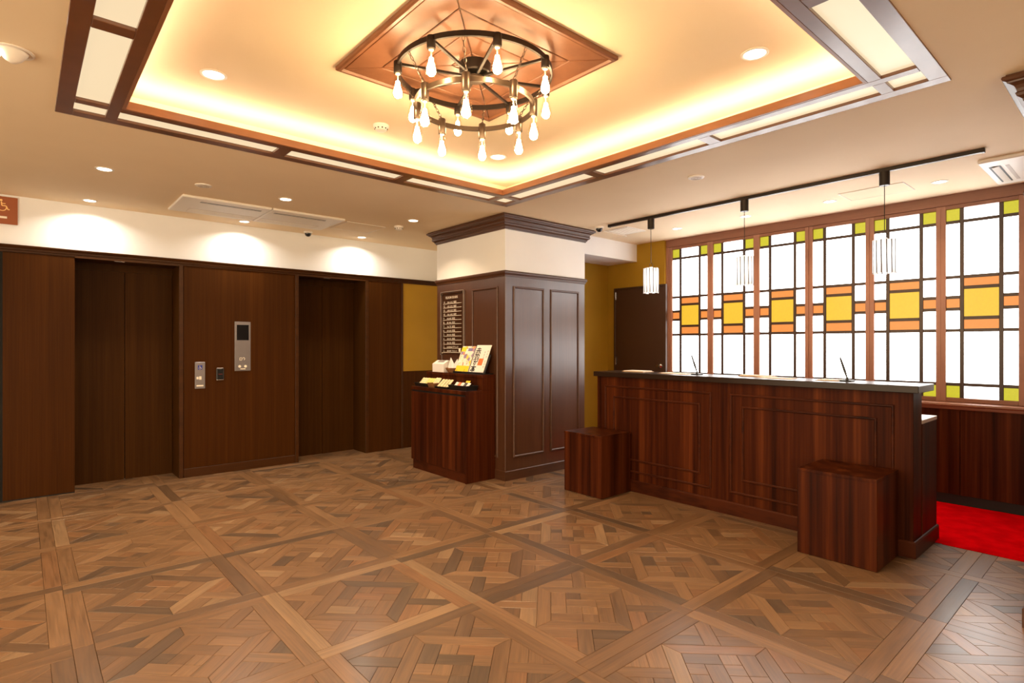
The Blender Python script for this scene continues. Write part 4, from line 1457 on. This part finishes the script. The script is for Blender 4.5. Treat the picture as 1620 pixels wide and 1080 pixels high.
for a, b2, z0, z1 in ((2.420, 3.543, 0.176, 0.970), (2.520, 3.438, 0.282, 0.872), (1.129, 2.259, 0.176, 0.970), (1.228, 2.159, 0.284, 0.877)):
    MB().frame(a, b2, z0, z1, 0.016, fX(DX), 0.010).build('panel_moulding', M['desktrim'], ds)

# plinth stools
for nm, y0, y1, lab in (('s', 3.220, 3.668, 'far mahogany block stool at the left end of the desk'), ('s', 1.102, 1.560, 'near mahogany block stool at the right end of the desk')):
    t = thing('block_stool', lab, 'stool', (4.05, (y0 + y1) / 2, 0), 'mahogany block stools')
    zt = 0.555
    MB().box(3.845, 4.262, y0, y1, 0.002, zt - 0.018, 0.002).build('body', M['deskside'], t)
    g = MB()
    g.prism([(3.840, zt - 0.018), (4.272, zt - 0.018), (4.272, zt - 0.010), (4.267, zt - 0.003), (4.257, zt), (3.843, zt), (3.840, zt - 0.003)], lambda a, b, h: (a, y1 - h, b), y1 - y0)
    g.build('seat_board', M['deskside'], t)

# things on the desk
def papers(x0, x1, y0, y1, z, h, m_, name, lab, cat):
    t = thing(name, lab, cat, ((x0 + x1) / 2, (y0 + y1) / 2, z))
    MB().box(x0, x1, y0, y1, z, z + h * 0.45, 0.001).build('board', M['paper2'], t)
    MB().box(x0 + 0.012, x1 - 0.012, y0 + 0.012, y1 - 0.012, z + h * 0.45, z + h).build('sheet', m_, t)
    return t


papers(4.43, 4.60, 3.20, 3.45, 1.10, 0.012, M['paper'], 'clipboard', 'pale clipboard at the far left end of the desk top', 'clipboard')
papers(4.40, 4.58, 2.72, 3.02, 1.10, 0.006, M['paper'], 'registration_form', 'white form board lying before the left pen', 'paper')
papers(4.50, 4.60, 2.02, 2.30, 1.10, 0.014, M['paper'], 'leaflet_tray', 'pale wooden leaflet tray at the middle back of the desk top', 'tray')
papers(4.38, 4.52, 1.82, 2.10, 1.10, 0.006, M['paper'], 'registration_form', 'white form board in the middle of the desk top', 'paper')
papers(4.40, 4.55, 1.50, 1.66, 1.10, 0.008, M['paper'], 'memo_pad', 'white memo pad left of the right pen', 'paper')
for (yy, lean, lab) in ((2.655, 0.060, 'black desk pen in its stand toward the left of the desk'), (1.465, 0.052, 'black desk pen in its stand toward the right of the desk')):
    t = thing('desk_pen', lab, 'pen', (4.46, yy, 1.10), 'desk pens')
    MB().box(4.42, 4.50, yy - 0.038, yy + 0.038, 1.100, 1.110, 0.003).build('stand', M['blacktray'], t)
    MB().lathe([(0.0001, 1.110), (0.010, 1.110), (0.0075, 1.128), (0.0001, 1.128)], 4.46, yy, 14).build('holder', M['blacktray'], t, smooth=True)
    MB().tube([(4.46, yy, 1.122), (4.46, yy + lean * 0.35, 1.180), (4.46, yy + lean * 0.8, 1.255), (4.46, yy + lean * 0.92, 1.275)], [0.0048, 0.0085, 0.0062, 0.0025], 10).build('pen', M['blacktray'], t, smooth=True)
t = thing('desk_ornament', 'small pale rounded object on the staff worktop at the desk end', 'ornament', (4.60, 1.09, 0.864))
MB().lathe([(0.0001, 0.864), (0.034, 0.864), (0.036, 0.872), (0.030, 0.884), (0.016, 0.890), (0.0001, 0.891)], 4.585, 1.10, 24).build('base', M['plastic'], t, smooth=True)
MB().lathe([(0.0001, 0.889), (0.030, 0.893), (0.040, 0.915), (0.036, 0.937), (0.020, 0.950), (0.0001, 0.953)], 4.585, 1.10, 24).build('body', M['plastic'], t, smooth=True)

# red carpet behind the desk
g = MB()
nx, ny = 60, 60
X0, X1, Y0, Y1 = 4.735, 5.995, -0.80, 3.95
vs, fc = [], []
for i in range(nx + 1):
    for j in range(ny + 1):
        e = 0.0 if i in (0, nx) or j in (0, ny) else 1.0
        vs.append((X0 + (X1 - X0) * i / nx, Y0 + (Y1 - Y0) * j / ny, 0.004 + e * (0.005 + random.uniform(-0.0012, 0.0012))))
for i in range(nx):
    for j in range(ny):
        xm, ym = X0 + (X1 - X0) * (i + 0.5) / nx, Y0 + (Y1 - Y0) * (j + 0.5) / ny
        if xm < 4.865 and 1.0 < ym < 3.66:
            continue
        a = i * (ny + 1) + j
        fc.append((a, a + ny + 1, a + ny + 2, a + 1))
g.add(vs, fc)
g.box(X0, X1, Y0, 0.97, 0.0005, 0.004)
g.box(4.875, X1, 0.97, Y1, 0.0005, 0.004)
cp = g.build('carpet', M['red'], smooth=True)
tag(cp, 'bright red carpet on the floor behind the reception desk', 'carpet')

# ------------------------------------------------------------------ pendant track and lamps
tk = thing('lighting_track', 'long thin black ceiling track holding the pendant lamps', 'track', (4.79, 2.34, CZ))
MB().box(4.775, 4.805, 0.755, 3.905, CZ - 0.028, CZ, 0.002).build('rail', M['blackmetal'], tk)
for yy in (0.755, 3.893):
    MB().box(4.773, 4.807, yy - 0.004, yy + 0.016, CZ - 0.030, CZ, 0.002).build('end_cap', M['blackmetal'], tk)
for px, lab in ((3.365, 'leftmost slatted glass pendant lamp above the far end of the desk'), (2.390, 'middle slatted glass pendant lamp above the desk'), (1.325, 'rightmost slatted glass pendant lamp above the near end of the desk')):
    X = 4.79
    t = thing('pendant_lamp', lab, 'pendant lamp', (X, px, 1.88), 'slatted glass pendant lamps')
    MB().lathe([(0.0001, CZ - 0.028), (0.034, CZ - 0.028), (0.034, CZ - 0.125), (0.031, CZ - 0.128), (0.0001, CZ - 0.128)], X, px, 28).build('adapter', M['blackmetal'], t, smooth=True)
    MB().tube([(X, px, CZ - 0.128), (X, px, 2.185)], 0.0028, 8).build('cord', M['blackmetal'], t, smooth=True)
    MB().tube([(X, px + 0.021 * math.cos(a), 2.165 + 0.021 * math.sin(a)) for a in [2 * PI * e / 20 for e in range(20)]], 0.0022, 6, True).build('hanging_ring', M['blackmetal'], t, smooth=True)
    sh = MB().lathe([(0.0001, 2.146), (0.018, 2.146), (0.020, 2.134), (0.062, 2.128), (0.062, 2.124), (0.0001, 2.124)], X, px, 28).build('cap', M['slat'], t, smooth=True)
    bl = MB().lathe([(0.0001, 2.10), (0.014, 2.10), (0.030, 2.06), (0.036, 2.01), (0.030, 1.965), (0.014, 1.945), (0.0001, 1.942)], X, px, 20).build('bulb', M['pbulb'], t, smooth=True)
    N = 14
    R = 0.073
    for q in range(N):
        a0q, a1q = 2 * PI * q / N + 0.012, 2 * PI * (q + 1) / N - 0.012
        st_ = 0.006 * math.sin(q * 2.1)
        g = MB()
        for zz0, zz1, tw in ((1.886 + st_, 2.010, 0.03), (2.010, 2.132 + st_ * 0.5, -0.03)):
            P = []
            for rr in (R - 0.002, R + 0.002):
                P += [(X + rr * math.cos(a0q + tw), px + rr * math.sin(a0q + tw), zz0), (X + rr * math.cos(a1q + tw), px + rr * math.sin(a1q + tw), zz0),
                      (X + rr * math.cos(a1q), px + rr * math.sin(a1q), zz1), (X + rr * math.cos(a0q), px + rr * math.sin(a0q), zz1)]
            g.add(P, [(0, 1, 2, 3), (7, 6, 5, 4), (0, 4, 5, 1), (1, 5, 6, 2), (2, 6, 7, 3), (3, 7, 4, 0)])
        g.build('glass_slat', M['slat'], t)
        am = 2 * PI * q / N
        MB().tube([(X + R * math.cos(am + 0.03), px + R * math.sin(am + 0.03), 1.888), (X + R * math.cos(am), px + R * math.sin(am), 2.010), (X + R * math.cos(am - 0.01), px + R * math.sin(am - 0.01), 2.130)], 0.0036, 6).build('lead_came', M['lead'], t)

# ------------------------------------------------------------------ unseen walls behind the camera
wl = struct_empty('wall_left', (XL, 2.0, 0), 'wall left of the viewer with a wide opening added to let warm light in')  # unseen opening added so warm background light reaches the ceiling
MB().box(XL - 0.1, XL, 5.2, 7.1, 0.0, CZ).build('solid_wall', M['white'], wl)
MB().box(XL - 0.1, XL, YF, -2.6, 0.0, CZ).build('solid_wall', M['white'], wl)
MB().box(XL - 0.1, XL, -2.6, 5.2, 2.5, CZ).build('lintel', M['white'], wl)
# unseen front side: bare opening shaped to let background light in
wf = struct_empty('wall_front', (1.5, YF, 0), 'unseen wall behind the viewer with an opening added for light')
MB().box(XL, -2.0, YF - 0.1, YF, 0.0, CZ).build('solid_wall', M['white'], wf)
MB().box(1.2, 6.2, YF - 0.1, YF, 0.0, CZ).build('solid_wall', M['white'], wf)
MB().box(-2.0, 1.2, YF - 0.1, YF, 2.45, CZ).build('lintel', M['white'], wf)
